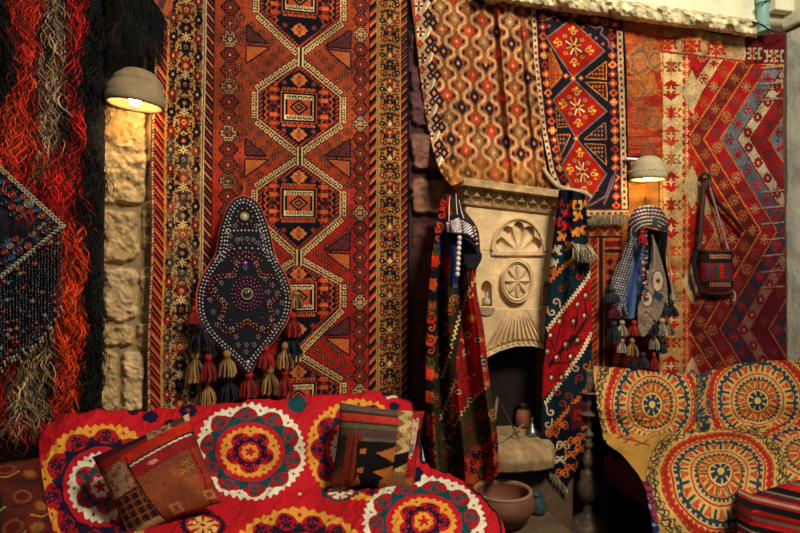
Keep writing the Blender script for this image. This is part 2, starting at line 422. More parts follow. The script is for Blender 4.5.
# ================================================================== RUGS ON THE WALL
# ---- 1 the big tribal carpet
cv = Cv(147, -22, 410, 432, 2.1, 'a8502f')
X, Y, v = cv.full()
tt = sm(Y, 120, 260)[..., None]; v[:] = hexc('9c4a2c')*(1-tt)+hexc('a32a22')*tt
v *= (.85+.3*fbm(X/60, Y/14, 4))[..., None]
NAVY = '191826'; CREAM = 'd0b07c'; RED = 'a92c1e'; GOLD = 'b8823f'; ORG = 'c4602e'; BRN = '4a241a'
cv.rect(147, -30, 151, 440, '7a3524'); barber(cv, 148, -30, 150, 440, 3, ['d8b88a', '3a1a18'])
barber(cv, 151, -30, 161, 440, 14, [NAVY, RED, 'c08040', NAVY, 'b43a22'], -1.2)
cv.rect(160.5, -30, 162.3, 440, 'c08a45')
def side_border(x0, x1, seed, ground):
    cv.rect(x0, -30, x1, 440, ground)
    clutter(cv, x0+1, -30, x1-1, 440, 1.12, 36, [(.36, '1c1a26'), (.42, '5a2a1c'), (.455, ground), (.48, '1c1a26'), (.52, 'a8844c'), (.55, '8c2f1f'), (.60, '4a2a1c'), (.66, ground), (.70, '201a22'), (1., ground)], seed)
    cx = (x0+x1)/2
    for i, y in enumerate(np.arange(-16, 440, 18)):
        k = (x1-x0)/30.
        cv.stamp(STAR, cx, y, 1.02*k, {'#': [NAVY, NAVY, '8c2c20'][i % 3], 'o': ['a8442a', '8a6a40', 'd0a060'][i % 3]})
        for sx in (-1, 1):
            cv.stamp(STAR8, cx+sx*11*k, y+9, 1.1*k, {'#': ['8a3020', NAVY][(i+(sx > 0)) % 2], 'o': 'd0a060', '.': '3a1c1a'})
            cv.stamp(FLW, cx+sx*12*k, y, 1.2*k, {'#': '2a1d24', 'o': 'b8502a'})
        if i % 2: cv.stamp(SNOW, cx, y+9, 1.2*k, {'#': 'd8b882', '.': '6a2a1c'})
side_border(162.3, 197.5, 11, 'b89058')
X, Y, v = cv.full(); lt = ((X > 162) & (X < 198) & (fbm(X/9, Y/12, 77) > .47) & (Y > 150)); v[lt] = v[lt]*.7+hexc('c4ac80')*.3
cv.rect(197.5, -30, 201.2, 440, 'cdb389'); cv.rect(198.8, -30, 199.8, 440, '4a3428')
barber(cv, 201.2, -30, 208.6, 440, 11, [NAVY, '7a2a1c', NAVY, 'c07a48'], -1.1)
cv.rect(208.6, -30, 209.6, 440, NAVY)
cv.rect(368.6, -30, 369.6, 440, NAVY)
barber(cv, 369.6, -30, 376.5, 440, 11, [NAVY, 'a83a22', 'c47a40', NAVY], 1.1)
cv.rect(376.5, -30, 379.6, 440, 'a88450'); cv.rect(377.6, -30, 378.4, 440, '302020')
side_border(379.6, 400.6, 23, 'a87a3e')
cv.rect(400.4, -30, 401.6, 440, 'a88048')
barber(cv, 401.6, -30, 408, 440, 9, [NAVY, '8a2a1e', NAVY, 'b07040', NAVY], 1.1); cv.rect(407.6, -30, 411, 440, '181420')
def rosette_dots(cx, cy, r=2.7, c='2c161c', o='b06a40'):
    for k in range(6):
        a = k*PI/3+PI/6; cv.ell(cx+r*math.cos(a)*1.15, cy+r*math.sin(a), 1.5, 1.4, c); cv.ell(cx+r*math.cos(a)*1.15, cy+r*math.sin(a), .75, .7, o)
    cv.ell(cx, cy, 1.3, 1.2, c); cv.ell(cx, cy, .6, .55, 'c89058')
def gul(cx, cy, rx, ry, i):
    cs = [('1b1824', '9a4a30'), ('1b1824', 'b89468'), ('1b1824', '8a3a28'), ('1e1c28', 'c8ac80')][i % 4]
    q = cv.win(cx-rx, cy-ry, cx+rx, cy+ry); X, Y, v = q; dx = np.round(abs(X-cx)/.85)*.85; dy = np.round(abs(Y-cy)/.85)*.85
    R = np.maximum(dy/ry, (dx/rx+dy/ry*.62)/1.0)
    ck = (np.floor(dx/1.25)+np.floor(dy/1.25)) % 2 > 0
    v[R < 1] = hexc(cs[0]); M = (R < .86) & (R > .5) & ck; v[M] = hexc(cs[1]); M = (R < .5) & (R > .36); v[M] = hexc('8a3c28'); M = (R < .28) & ck; v[M] = hexc(cs[1]); v[R < .12] = hexc('d0985c')
for i, y in enumerate(np.arange(-18, 440, 15.4)):
    gul(225.5, y+1, 10.8, 8.2, [0, 1, 2, 0, 3, 2][i % 6]); gul(360, y, 8.8, 8, [2, 0, 0, 3, 2, 0][i % 6])
def hexa(cx, t, s1, s2, bt, wd, k):
    g = k*1.18
    return [(cx, t+g), (cx+wd-k, s1+k*.45), (cx+wd-k, s2-k*.45), (cx, bt-g), (cx-wd+k, s2-k*.45), (cx-wd+k, s1+k*.45)]
def medallion(cx, t, s1, s2, bt, wd):
    H = hexa(cx, t, s1, s2, bt, wd, 0)
    for i in range(6):
        a, b2 = H[i], H[(i+1) % 6]; col = CREAM
        hooks(cv, a, b2, 5.6, 5.6, '33191a', 1, 2.6); hooks(cv, a, b2, 5.6, 5.4, col, 1, 1.15)
    cv.poly(hexa(cx, t, s1, s2, bt, wd, -1.2), '2a1a1c'); cv.poly(hexa(cx, t, s1, s2, bt, wd, -.4), 'c8a878'); cv.poly(hexa(cx, t, s1, s2, bt, wd, .8), NAVY)
    cv.poly(hexa(cx, t, s1, s2, bt, wd, 1.8), 'a84a28', fn=lambda X, Y: np.where((np.mod(X*.9+Y*1.0, 4.4) < 2.3)[..., None], hexc('a84828'), hexc(NAVY)))
    cv.poly(hexa(cx, t, s1, s2, bt, wd, 5.2), NAVY)
    cy = (s1+s2)/2
    # sawtooth columns left and right
    for sx in (-1, 1):
        for r in range(3):
            x = cx+sx*(wd-9-r*4.6)
            hh = (s2-s1)/2+3+r*4
            pts = []; ys = np.arange(cy-hh, cy+hh, 3.2)
            for i, y in enumerate(ys): pts.append((x+(1.6 if i % 2 else -1.6), y))
            cv.line(pts, 1.3, ['b85a30', '8a3a24', 'b8502c'][r])
        for j in range(-2, 3):
            cv.rect(cx+sx*26-(5 if sx > 0 else 4.5), cy+j*8.4-2.9, cx+sx*26+(4.5 if sx > 0 else 5), cy+j*8.4+2.9, '7a2e20')
            cv.rect(cx+sx*26-3.9, cy+j*8.4-2, cx+sx*26+3.9, cy+j*8.4+2, ['c4602e', 'b8502c', '3a2028'][(j+2) % 3] if j % 2 == 0 else 'c86c38')
            cv.rect(cx+sx*20.3-1, cy+j*8.4-1.2, cx+sx*20.3+1, cy+j*8.4+1.2, 'b8502c')
    # centre box with latch hooks
    bx, by = 18.6, 15.6
    cv.rect(cx-bx-1, cy-by-4.5, cx+bx+1, cy+by+4.5, NAVY)
    cv.rect(cx-bx, cy-by, cx+bx, cy+by, 'b05030'); cv.rect(cx-bx+1.2, cy-by+1.2, cx+bx-1.2, cy+by-1.2, NAVY)
    for sx, sy in ((1, 1), (1, -1)):
        yy = cy-sy*by
        hooks(cv, (cx-bx+1, yy), (cx+bx-1, yy), 5.2, 3.4, 'c06434', sy, 1.1)
    ix, iy = 15.2, 12.6
    cv.rect(cx-ix, cy-iy, cx+ix, cy+iy, 'd8bc8c'); cv.rect(cx-ix+1.1, cy-iy+1.1, cx+ix-1.1, cy+iy-1.1, NAVY)
    hooks(cv, (cx-ix+1, cy-iy+1), (cx+ix-1, cy-iy+1), 5.6, 3.4, 'd8bc8c', -1, 1.); hooks(cv, (cx-ix+1, cy+iy-1), (cx+ix-1, cy+iy-1), 5.6, 3.4, 'd8bc8c', 1, 1.)
    cv.rect(cx-ix+3.6, cy-iy+4.6, cx+ix-3.6, cy+iy-4.6, 'bc5a32')
    cv.dia(cx, cy, 10, 8.6, NAVY); cv.dia(cx, cy, 7, 5.8, 'c07a48'); cv.dia(cx, cy, 5.4, 4.6, NAVY); cv.dia(cx, cy, 3.2, 2.8, 'c4602e'); cv.stamp(FLW, cx, cy, .9, {'#': NAVY, 'o': 'd8bc8c'})
    # cartouches above and below
    for sy, yy in ((-1, (t+cy-by)/2+2.5), (1, (bt+cy+by)/2-2.5)):
        cv.ell(cx, yy, 9.6, 6.2, '15131e'); cv.dia(cx, yy, 9, 7.4, 'c27844'); cv.rect(cx-5.5, yy-4.6, cx+5.5, yy+4.6, 'c27844'); cv.rect(cx-1.4, yy-5, cx+1.4, yy+5, '8a3a28'); cv.stamp(SNOW, cx, yy, 1., {'#': '9a4a2c', '.': 'd89a5c'})
        for sx in (-1, 1): cv.dia(cx+sx*15, yy+sy*-3.5+7*(sy < 0)*0, 3.6, 3, '5a2a28'); cv.stamp(FLW, cx+sx*15, yy-sy*3.5, .9, {'#': '8a4030', 'o': 'c08050'})
meds = [(297, -48, -22, 16, 51, 42.5), (297, 62.5, 94, 121, 151.5, 42.5), (297.5, 162, 191, 217, 254.5, 42.5), (298, 263, 287, 311, 353, 42.5), (298.5, 360, 388, 412, 450, 42.5)]
# ground flowers first, then triangles, then medallions on top
done = []
for (cx, t, s1, s2, bt, wd) in meds:
    for (dy, yy) in ((1, bt), (-1, t)):
        for row in range(3):
            for j in range(6):
                for sx in (-1, 1):
                    x = cx+sx*(9+j*10.2+row*6); y = yy-dy*(j*7.4)+dy*(7.5+row*6.5)-dy*row*0
                    if 216 < x < 349 and all(math.hypot(x-a, (y-b_)*1.2) > 9.2 for a, b_ in done): done.append((x, y)); rosette_dots(x, y)
for y in np.arange(-18, 440, 6.2):
    for x in (237.5, 351.5): cv.stamp(["# #", " # ", "# #"], x, y, 1., {'#': '5a2418'})
def tri(pts, fill, edge='1c1c28', pat=False):
    cv.line(pts+[pts[0]], 3.0, edge); cv.poly(pts, fill)
    if pat: cv.poly(pts, fill, fn=lambda X, Y: np.where((np.mod(X+Y, 3.) < 1.2)[..., None], hexc('8a3c28'), np.where((np.mod(X-Y, 4) < 1.2)[..., None], hexc('3a4048'), hexc('22202c'))))
for (y0) in (30, 142, 238, 325, 420):
    tri([(243, y0), (243, y0+15), (263, y0+15)], '22202c', pat=True); tri([(243, y0+20), (265, y0+20), (243, y0+36)], 'b8683a')
    tri([(349, y0-4), (349, y0+13), (325, y0+13)], '22202c', pat=True); tri([(327, y0+17), (349, y0+18), (349, y0+34)], 'b8683a')
for m in meds: medallion(*m)
for (a, b2) in ((51, 62.5), (151.5, 162), (254.5, 263), (353, 360)):
    cv.rect(294.5, a-3, 302.5, b2+3, NAVY); cv.rect(295.5, a-4, 297.2, b2+4, 'c8ab78'); cv.rect(299.8, a-4, 301.5, b2+4, 'c8ab78')
cv.grain(.20, 5, .22, 22)
u = np.linspace(0, 1, cv.w)[None, :]; vv = np.linspace(0, 1, cv.h)[:, None]
TL, TR, BL, BR = (155, -38), (409, -8), (146, 441), (409.5, 420)
px = (1-vv)*((1-u)*TL[0]+u*TR[0])+vv*((1-u)*BL[0]+u*BR[0]); py = (1-vv)*((1-u)*TL[1]+u*TR[1])+vv*((1-u)*BL[1]+u*BR[1])
px = px+1.0*np.sin(py/31)*(1-u)**6
off = .035+.008*fbm(px/45, py/110, 8)+.004*np.sin(px/19+.5)*sm(py, 150, 420)+.03*sm(px, 170, 146)
off = .075-.04*sm(px, 150, 185)+.008*fbm(px/45, py/110, 8)+.004*np.sin(px/19+.5)*sm(py, 150, 420)
tag(sheet('tribal_carpet', W(px, py, off), cv.a, WOOL), 'largest carpet on the wall, rust red with stepped hexagon medallions and gold side borders', 'carpet')
# ---- 2 tan kilim with ogee chains, hanging over the mantel
cv = Cv(405, -26, 575, 200, 2.4, 'c08a52')
X, Y, v = cv.full()
def kx(x, y): return x-(.00009*(y+20)**2+.066*(y+20))       # straighten the leaning weave
U = kx(X, Y)-411; V = Y-.05*U
pit, per = 13.7, 22.
ci = np.floor(U/pit+.5); uu = U-ci*pit; vv_ = np.mod(V+per/2*np.mod(ci, 2)+5, per)-per/2; row = np.floor((V+per/2*np.mod(ci, 2)+5)/per)
v[:] = hexc('9c683c')*(.75+.5*fbm(X/14, Y/40, 2))[..., None]
fine = (np.floor(X*1.3)+np.floor(Y*1.3)) % 2 > 0
v[fine] *= .9
# diamonds inside the ogees
R = abs(uu)/5.6+abs(vv_)/8.2
h_ = np.mod(ci*5+row*3, 7); navy = (np.mod(row-ci*1, 5) == 0) | (np.mod(row+ci, 6) == 2) & (V > 60)
c0 = np.where((h_ < 3)[..., None], hexc('b5482c'), np.where((h_ < 5)[..., None], hexc('a8875c'), hexc('b0683c')))
c0 = np.where(navy[..., None], hexc('2b2632'), c0)
M = R < 1.08; v[M] = hexc('6a3c28'); M = R < .95; v[M] = c0[M]; M = (R < .95) & (R > .45) & fine & ~navy & (h_ >= 3); v[M] = hexc('70603f')
M = R < .28; v[M] = np.where(navy[..., None], hexc('d08a3c'), hexc('d29a62'))[M]
ink = lambda u, y: (u+411+.00009*(y+20)**2+.066*(y+20), y+.05*u)
for c_ in range(-1, 11):
    bx = c_*pit+pit/2
    for (wd_, cc) in ((4.8, '4a2418'), (3.9, 'b98c5e'), (2.3, '8f5638'), (1.3, 'd2a478')):
        if not wd_: continue
        for s_ in (-1, 1):
            pts = []
            for V0 in np.arange(-34, 206, 1.1):
                vb = np.mod(V0+per/2*(c_ % 2)+5, per)/per*2*PI
                pts.append(ink(bx+-np.clip(1.7*math.cos(vb), -1, 1)*3.5, V0))
        cv.line(pts, wd_, cc)
    k_ = 0
    for V0 in np.arange(-44, 216, per/2):
        V1 = V0-5-per/2*(c_ % 2); s_ = 1 if k_ % 2 == 0 else -1; k_ += 1
        x, y = ink(bx+s_*(.4), V1+5*0); cv.rect(x-2.1, y-1.8, x+2.1, y+1.8, '3a1a1a'); cv.rect(x-.9+s_*1.2, y-.8, x+.9+s_*1.2, y+.8, 'a04a28')
# patterned left border
X, Y, v = cv.full(); Ub = kx(X, Y)-411
m0 = 12+5*abs(np.mod(Y/26., 1)*2-1)
M = (Ub < m0) & (Ub > -8); chk = (np.floor(X*.95+Y*.95)+np.floor(X*.95-Y*.95)) % 2 > 0
v[M] = np.where(chk[..., None], hexc('cdb08a'), hexc('7a4c38'))[M]
M = abs(Ub-m0) < 1.; v[M] = hexc('d8c4a0')
for i, y in enumerate(np.arange(-20, 190, 26)):
    for (dx, dy, c, r) in ((6, 0, '24202c', 4.6), (14.5, 9, '2a2432', 5.6), (19, 17, '2a2432', 5.2), (12, -8, '3a2a30', 4.2), (4, 12, '8a3c2c', 4)):
        xx = 411+dx+.066*(y+dy+20)+.00009*(y+dy+20)**2
        cv.dia(xx, y+dy, r, r*1.25, c); cv.dia(xx, y+dy, r*.36, r*.45, 'c8823c' if dx > 8 else 'c05030')
        if dx == 6: cv.stamp(["# #", " o ", "# #"], xx, y+dy, 2.3, {'#': 'd0b890', 'o': 'c05030'})
X, Y, v = cv.full(); M = kx(X, Y)-411 < 2.; v[M] = hexc('8a5030')
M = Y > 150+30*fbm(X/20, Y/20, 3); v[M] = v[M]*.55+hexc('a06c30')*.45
cv.grain(.24, 8, .30, 12)
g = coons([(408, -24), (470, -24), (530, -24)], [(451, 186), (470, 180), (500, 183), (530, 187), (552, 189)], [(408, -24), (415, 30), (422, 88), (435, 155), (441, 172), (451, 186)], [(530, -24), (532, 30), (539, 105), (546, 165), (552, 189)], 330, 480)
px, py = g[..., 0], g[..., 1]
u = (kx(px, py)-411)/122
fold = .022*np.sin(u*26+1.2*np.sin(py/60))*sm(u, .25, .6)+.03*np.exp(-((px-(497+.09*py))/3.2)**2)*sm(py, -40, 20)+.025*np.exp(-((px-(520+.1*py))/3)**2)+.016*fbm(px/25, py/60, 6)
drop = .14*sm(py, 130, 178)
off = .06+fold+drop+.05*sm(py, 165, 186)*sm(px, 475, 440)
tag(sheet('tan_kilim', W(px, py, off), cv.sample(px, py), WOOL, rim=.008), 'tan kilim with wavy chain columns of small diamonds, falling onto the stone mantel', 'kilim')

# ---- 3 navy rug with red diamonds
cv = Cv(522, -26, 640, 232, 2.6, '1d1c29')
X, Y, v = cv.full(); v *= (.8+.6*fbm(X/8, Y/8, 3))[..., None]
def lx(y): return np.interp(y, [-26, 0, 60, 130, 170, 185, 232], [528, 530, 533, 541, 549, 556, 575])
def rx_(y): return np.interp(y, [-26, 20, 120, 232], [621, 624, 627.5, 630])
yy = np.arange(-26, 232, 1.)
def band(fx, a, b, c):
    for y in yy: cv.rect(fx(y)+a, y, fx(y)+b, y+1.1, c)
band(lx, -3, 1.2, '15141c'); band(lx, 1.2, 6, 'cbb48c'); band(lx, 5.2, 6.2, '7a2a20')
band(rx_, -7.6, -2, 'b99f78'); band(rx_, -8.4, -7.6, '7a2a20'); band(rx_, -1.6, 4, '15141c')
for y in np.arange(-24, 232, 6.3):
    cv.rect(lx(y)+2.1, y, lx(y)+4.6, y+3, '7c2a22'); cv.rect(rx_(y)-6, y, rx_(y)-3.6, y+3, '6a2a26')
for i, y in enumerate(np.arange(-20, 214, 9.4)):
    for fx, d in ((lx, 11.5), (rx_, -13.)):
        c = ['c8622c', 'd08040', '9a3226', 'c05a2c'][(i+(d > 0)) % 4]
        cv.stamp(["  ##  ", " #### ", "##..##", "##..##", " #### ", "  ##  "], fx(y)+d, y, 1.35, {'#': c, '.': 'e0b070' if i % 3 else '5a2020'})
def rdia(pts, seed):
    cx = sum(p[0] for p in pts)/4; cy = sum(p[1] for p in pts)/4
    big = [(cx+(x-cx)*1.10, cy+(y-cy)*1.10) for x, y in pts]; mid = [(cx+(x-cx)*1.05, cy+(y-cy)*1.05) for x, y in pts]
    cv.poly(big, '35302e'); cv.poly(mid, '8a8070'); cv.poly(pts, 'a3241a')
    ax = (np.array(pts[1])-np.array(pts[3]))/2; ay = (np.array(pts[2])-np.array(pts[0]))/2; o = np.array((cx, cy))
    for k in range(8):
        a = k*PI/4+PI/8; c = ['e8d8a8', 'd8983c'][k % 2]
        for r in np.linspace(.06, .30, 6):
            p = o+ax*r*math.cos(a)*.9+ay*r*math.sin(a); cv.ell(p[0], p[1], .8, .8, c)
        p = o+ax*.30*math.cos(a+.25)+ay*.36*math.sin(a+.25); cv.ell(*p, 1.0, 1.0, '3a5a6a')
    cv.ell(cx, cy, 1.8, 1.8, '7a1c1c')
    for k in range(4):
        a = k*PI/2; 
        for r, w2, c in ((.50, 2.6, 'd89838'), (.50, 1.2, '2e4858'), (.66, 1.6, 'e0b050')):
            p = o+ax*r*math.cos(a)+ay*r*math.sin(a); cv.ell(p[0], p[1], w2, w2, c)
        for s_ in (-.13, .13):
            p = o+ax*(.58*math.cos(a)-s_*math.sin(a))+ay*(.58*math.sin(a)+s_*math.cos(a)); cv.ell(p[0], p[1], 1.7, 1.3, 'cf8a30')
        a += PI/4; p = o+ax*.42*math.cos(a)+ay*.42*math.sin(a); cv.ell(*p, 2.2, 1.8, 'd08a34'); cv.ell(*p, 1, .9, '304858')
def otri(pts, dots='c8702c', fill='5a2a20'):
    cv.line(pts+[pts[0]], 2.6, '14131c'); cv.line(pts+[pts[0]], 1.6, 'c8803c'); cv.poly(pts, fill)
    xs = [p[0] for p in pts]; ys = [p[1] for p in pts]
    for x in np.arange(min(xs), max(xs), 3.4):
        for y in np.arange(min(ys), max(ys), 4):
            if cv.inside(np.array([[x-1.2, x+1.2]]), np.array([[y, y]]), pts).all(): cv.ell(x, y, .9, 1.1, dots)
for p in ([(586, 77), (606, 62), (606, 79)], [(586, 82.5), (606, 83), (607, 100)]): otri(p, 'b86a30', '4a2820')
for p in ([(585, 139), (605, 123), (606, 139)], [(585, 144), (605, 145), (606, 164)]): otri(p, 'c87838', '22303c')
for p in ([(549, 53), (551, 88), (561, 77)], [(550, 48), (556, 66), (562, 74)]): otri(p, 'c8703a', 'a8502a')
for p in ([(556, 108), (569, 126), (558, 127)], [(557, 135), (570, 135), (561, 155)]): otri(p, '2a1c20' if 0 else 'c87838', '2c3438')
rdia([(571, 20), (604, 51), (573, 77), (547, 38)], 1); rdia([(574, 80), (606, 111), (576, 137), (554, 100)], 2); rdia([(577, 140), (606, 174), (584, 208), (562, 165)], 3)
for (x, y) in ((573, 78.5), (576, 138.5), (566, 76), (581, 78)): cv.dia(x, y, 3, 3, 'cf7034'); cv.ell(x, y, 1, 1, 'e8c080')
# corner scrolls
for p in ([(586, 24), (596, 28), (603, 26), (601, 34), (608, 40), (613, 52)], [(545, 20), (556, 16)], [(612, 178), (606, 196), (596, 202), (588, 206)], [(616, 170), (612, 186), (604, 204)]):
    cv.line(p, 3.2, '6a1c20'); cv.line(p, 1.1, '6d7a88')
for (x, y) in ((558, 20), (549, 26), (583, 27), (590, 35), (596, 38), (603, 44), (588, 210), (575, 200), (597, 190), (600, 178)): cv.ell(x, y, 1.6, 1.6, 'b04a28')
# top band and bottom bands
for x in np.arange(540, 626, 1.):
    yt = 2+.245*(x-540); cv.rect(x, yt-20, x+1.1, yt-5, '2a2026'); cv.rect(x, yt-5, x+1.1, yt-1.2, 'b99f78'); cv.rect(x, yt-1.2, x+1.1, yt+.3, '1a1820'); cv.rect(x, yt+.3, x+1.1, yt+8.4, '5a2620'); cv.rect(x, yt+8.4, x+1.1, yt+9.6, '15141c')
for i, x in enumerate(np.arange(545, 622, 10)):
    y = 6.3+.245*(x-540); cv.ell(x, y, 4.2, 3.6, ['b0602c', '9a4a38', 'c8782c'][i % 3]); cv.ell(x, y, 1.8, 1.6, 'd8a060' if i % 2 else '602420')
for i, x in enumerate(np.arange(540, 624, 5.)): cv.rect(x, -1.6+.245*(x-540), x+2.2, .4+.245*(x-540), '6a2a24')
for x in np.arange(560, 632, 1.):
    yb = 211-.0*(x-580); cv.rect(x, yb-2, x+1.1, yb-.6, '7a2a20'); cv.rect(x, yb-.6, x+1.1, yb+5, 'b89e76'); cv.rect(x, yb+5, x+1.1, 240, '2a2024')
for x in np.arange(560, 632, 6.): cv.rect(x, 212.4, x+3, 214.8, '6a2a24')
cv.grain(.22, 9, .28, 11)
g = coons([(529, -24), (575, -8), (622, 10)], [(564, 214), (596, 217), (629, 213)], [(529, -24), (533, 60), (541, 130), (549, 170), (555, 190), (564, 214)], [(622, 10), (625, 40), (627.5, 120), (629, 213)], 250, 560)
px, py = g[..., 0], g[..., 1]
fold = .020*np.exp(-((px-(553+.12*(py-60)))/5)**2)+.02*np.exp(-((px-(572+.07*(py-60)))/7)**2)*sm(py, 20, 90)+.012*np.sin(px/9)*sm(py, 100, 200)+.01*fbm(px/20, py/40, 3)
off = .055+fold+.09*sm(py, 120, 185)*sm(px, 600, 560)+.015*sm(px, 536, 530)
navy_rug = thing('navy_rug', W(597, 217, .06), 'dark navy rug with three red flowered diamonds, hanging right of the mantel', 'rug')
sheet('woven_field', W(px, py, off), cv.sample(px, py), WOOL, navy_rug, rim=.008)
def strands(name, P0, drop, side, col, mat_, parent=None, r=.0016, K=5, out=None, wav=.25, ph=None):
    """many thin tapering threads: P0 (n,3) roots, drop (n,) length, side (n,3) bend vectors"""
    n = len(P0); t = np.linspace(0, 1, K)[None, :, None]
    rg = np.random.default_rng(len(P0)); fr = (3+rg.random((n, 1, 1))*4) if ph is None else (7+rg.random((n, 1, 1))*2); ph = rg.random((n, 1, 1))*6.28 if ph is None else ph
    p = P0[:, None]-UP*drop[:, None, None]*t+side[:, None]*(t**1.5)+T*(drop[:, None, None]*wav*.25*np.sin(t*fr+ph))
    if out is not None: p = p-N*out[:, None, None]*np.sin(t*PI*.8)
    rad = (np.broadcast_to(r, (n,))[:, None, None]*(1-.75*t**2))
    V = []
    for k in range(3):
        a = 2*PI*k/3+.5; V.append(p+rad*(math.cos(a)*T-math.sin(a)*N))
    V = np.stack(V, 2); C = np.broadcast_to(np.asarray(col, float)[:, None, None], V.shape)
    b0 = (np.arange(n)*K*3)[:, None, None]; i = np.arange(K-1)[None, :, None]*3; j = np.arange(3)[None, None]; j1 = (j+1) % 3
    Q = np.stack(np.broadcast_arrays(b0+i+j, b0+i+3+j, b0+i+3+j1, b0+i+j1), -1).reshape(-1, 4)
    C2 = C.reshape(-1, 3)
    o = raw(name, V.reshape(-1, 3), Q, mat_, parent, C2, True)
    return o
rg = np.random.default_rng(3)
x = np.sort(rg.uniform(583, 629, 420)); P0 = W(x, 215.5+0*x, .07)+rg.normal(0, .003, (420, 3))
fr = strands('fringe', P0, rg.uniform(.03, .05, 420), rg.normal(0, .006, (420, 3)), hexc('b09c7c')*rg.uniform(.6, 1.1, (420, 1)), HAIR, navy_rug, .0017, 4)
fr['kind'] = 'stuff'; fr['label'] = 'pale knotted wool fringe'
# rolled lower-left selvedge lying over the mantel corner
b = MB(); b.tube(np.array([W(a, c, o) for a, c, o in curve([(543, 168, .20), (550, 178, .235), (558, 186, .25), (570, 190, .26), (584, 193, .25), (590, 197, .22)], 30)]), np.linspace(.009, .013, 30), 8)
b.build('rolled_edge', mat('selvedge_wool', 'b09a78', rough=.95, bump=.5, bscale=200, var=.4, vscale=120), navy_rug)

# ---- 4 faded orange rug behind the lamp
cv = Cv(612, -4, 670, 166, 2., 'b2562c')
X, Y, v = cv.full(); n1 = fbm(X/22, Y/4, 4); n2 = fbm(X/9, Y/9, 14); n3 = fbm(X/30, Y/3, 24)
t = sm(Y, 20, 60)[..., None]; v[:] = hexc('b9683a')*(1-t)+hexc('a43c26')*t
def mx(M, c, a):
    v[M] = v[M]*(1-a)+hexc(c)*a
mx(n1 > .55, 'b87038', .6); mx(n1 < .38, '8c2a20', .6)
for (cx, cy, r, c) in ((650, 45, 9, 'a8703c'), (640, 62, 13, 'b58650'), (648, 86, 11, 'b0783c'), (636, 92, 12, 'a86c34'), (652, 120, 9, 'a87440'), (641, 118, 10, '9a5a30'), (655, 60, 8, 'b98c58'), (648, 150, 8, 'a05a30')):
    mx((np.hypot(X-cx, (Y-cy)*.8) < r*(.6+.8*n2)), c, .75)
    mx((abs(np.hypot(X-cx, (Y-cy)*.8)-r*.7*(.6+.8*n2)) < 1.1) & (n1 > .4), '74584a', .7)
mx(n3 > .62, 'c88a50', .5); mx((vnoise(X/2.2, Y/1.4, 9) > .83), '6e3426', .5)
cv.grain(.2, 10, .15, 10)
g = coons([(619, 8), (640, 13), (667, 20)], [(622, 157), (640, 156), (664, 160)], [(619, 8), (621, 80), (622, 157)], [(667, 20), (664, 90), (664, 160)], 100, 300)
px, py = g[..., 0], g[..., 1]
tag(sheet('faded_rug', W(px, py, .035+.008*fbm(px/12, py/30, 5)), cv.sample(px, py), WOOL), 'narrow worn orange-red rug with faded beige blooms above the right lamp', 'rug')

# ---- 5 brown-red framed carpet low on the wall, right of the chimney
cv = Cv(556, 196, 680, 452, 2.4, '6a2a1e')
X, Y, v = cv.full()
clutter(cv, 556, 196, 680, 452, 1.2, 16, [(.36, '4a1c18'), (.5, '7a3420'), (.6, '9a5630'), (.72, '5a2018'), (1., '8a2a1c')], 5)
for (x0, x1, c) in ((588, 591, '9a5a34'), (591, 597, '7a1c18'), (597, 599, 'a86a3c'), (599, 603, '401818'), (603, 604.5, 'a86a3c')):
    cv.rect(x0, 238, x1, 452, c)
    cv.rect(x0, 238+(x0-588), 680, 238+(x1-588), c)
barber(cv, 591, 244, 597, 452, 6, ['7a1c18', 'a85a34'], 1); cv.rect(591, 236, 680, 238, '241418')
q = cv.win(556, 200, 680, 236); Xx, Yy, vv2 = q; gk = (abs(np.mod(Xx+Yy, 13)-6.5) < 1.1) | (abs(np.mod(Xx-Yy, 13)-6.5) < 1.1); M = (Yy < 236) & (Yy > 222); vv2[M] = hexc('7a3c22'); vv2[M & gk] = hexc('b07444'); M2 = (Yy <= 222) & gk; vv2[M2] = hexc('8a4a2c')
cv.rect(604.5, 255, 680, 286, 'a0502c'); cv.rect(604.5, 286, 680, 330, '8a6438')
for y in (262, 272, 282): cv.stamp([" ## ", "####", "####", " ## "], 610, y, 1.7, {'#': '3a1a20'})
for y in (262, 272, 282): cv.stamp([" ## ", "####", "####", " ## "], 620, y, 1.7, {'#': '5a2020'})
q = cv.win(604.5, 288, 680, 330); Xx, Yy, vv2 = q; M = ((Xx > 604.5) & (Yy > 288) & (Yy < 330) & (np.mod(np.floor(Xx*.8)+np.floor(Yy*.8), 3) < 1)); vv2[M] = hexc('4a2c1c')
cv.rect(604.5, 330, 680, 333, '7a3020'); clutter(cv, 604.5, 333, 680, 452, 1.5, 26, [(.4, '5a1c18'), (.5, '3a1a18'), (.62, '7a2a1e'), (1., '681c1a')], 8)
cv.grain(.2, 11, .2, 12)
g = coons([(562, 199), (620, 202), (672, 206)], [(562, 440), (620, 436), (672, 430)], [(562, 199), (562, 440)], [(672, 206), (672, 430)], 220, 420)
px, py = g[..., 0], g[..., 1]
tag(sheet('framed_carpet', W(px, py, .012+.005*fbm(px/20, py/30, 5)), cv.sample(px, py), WOOL), 'brown-red carpet with nested border frames, behind the beaded headdress', 'carpet')

# ---- 6 red chevron kilim
cv = Cv(650, 16, 796, 440, 2.2, 'a8221e')
X, Y, v = cv.full()
tri_ = np.interp(Y, [16, 50, 139, 231, 329, 420, 440], [80, 58, 0, 57, 0, 56, 62])
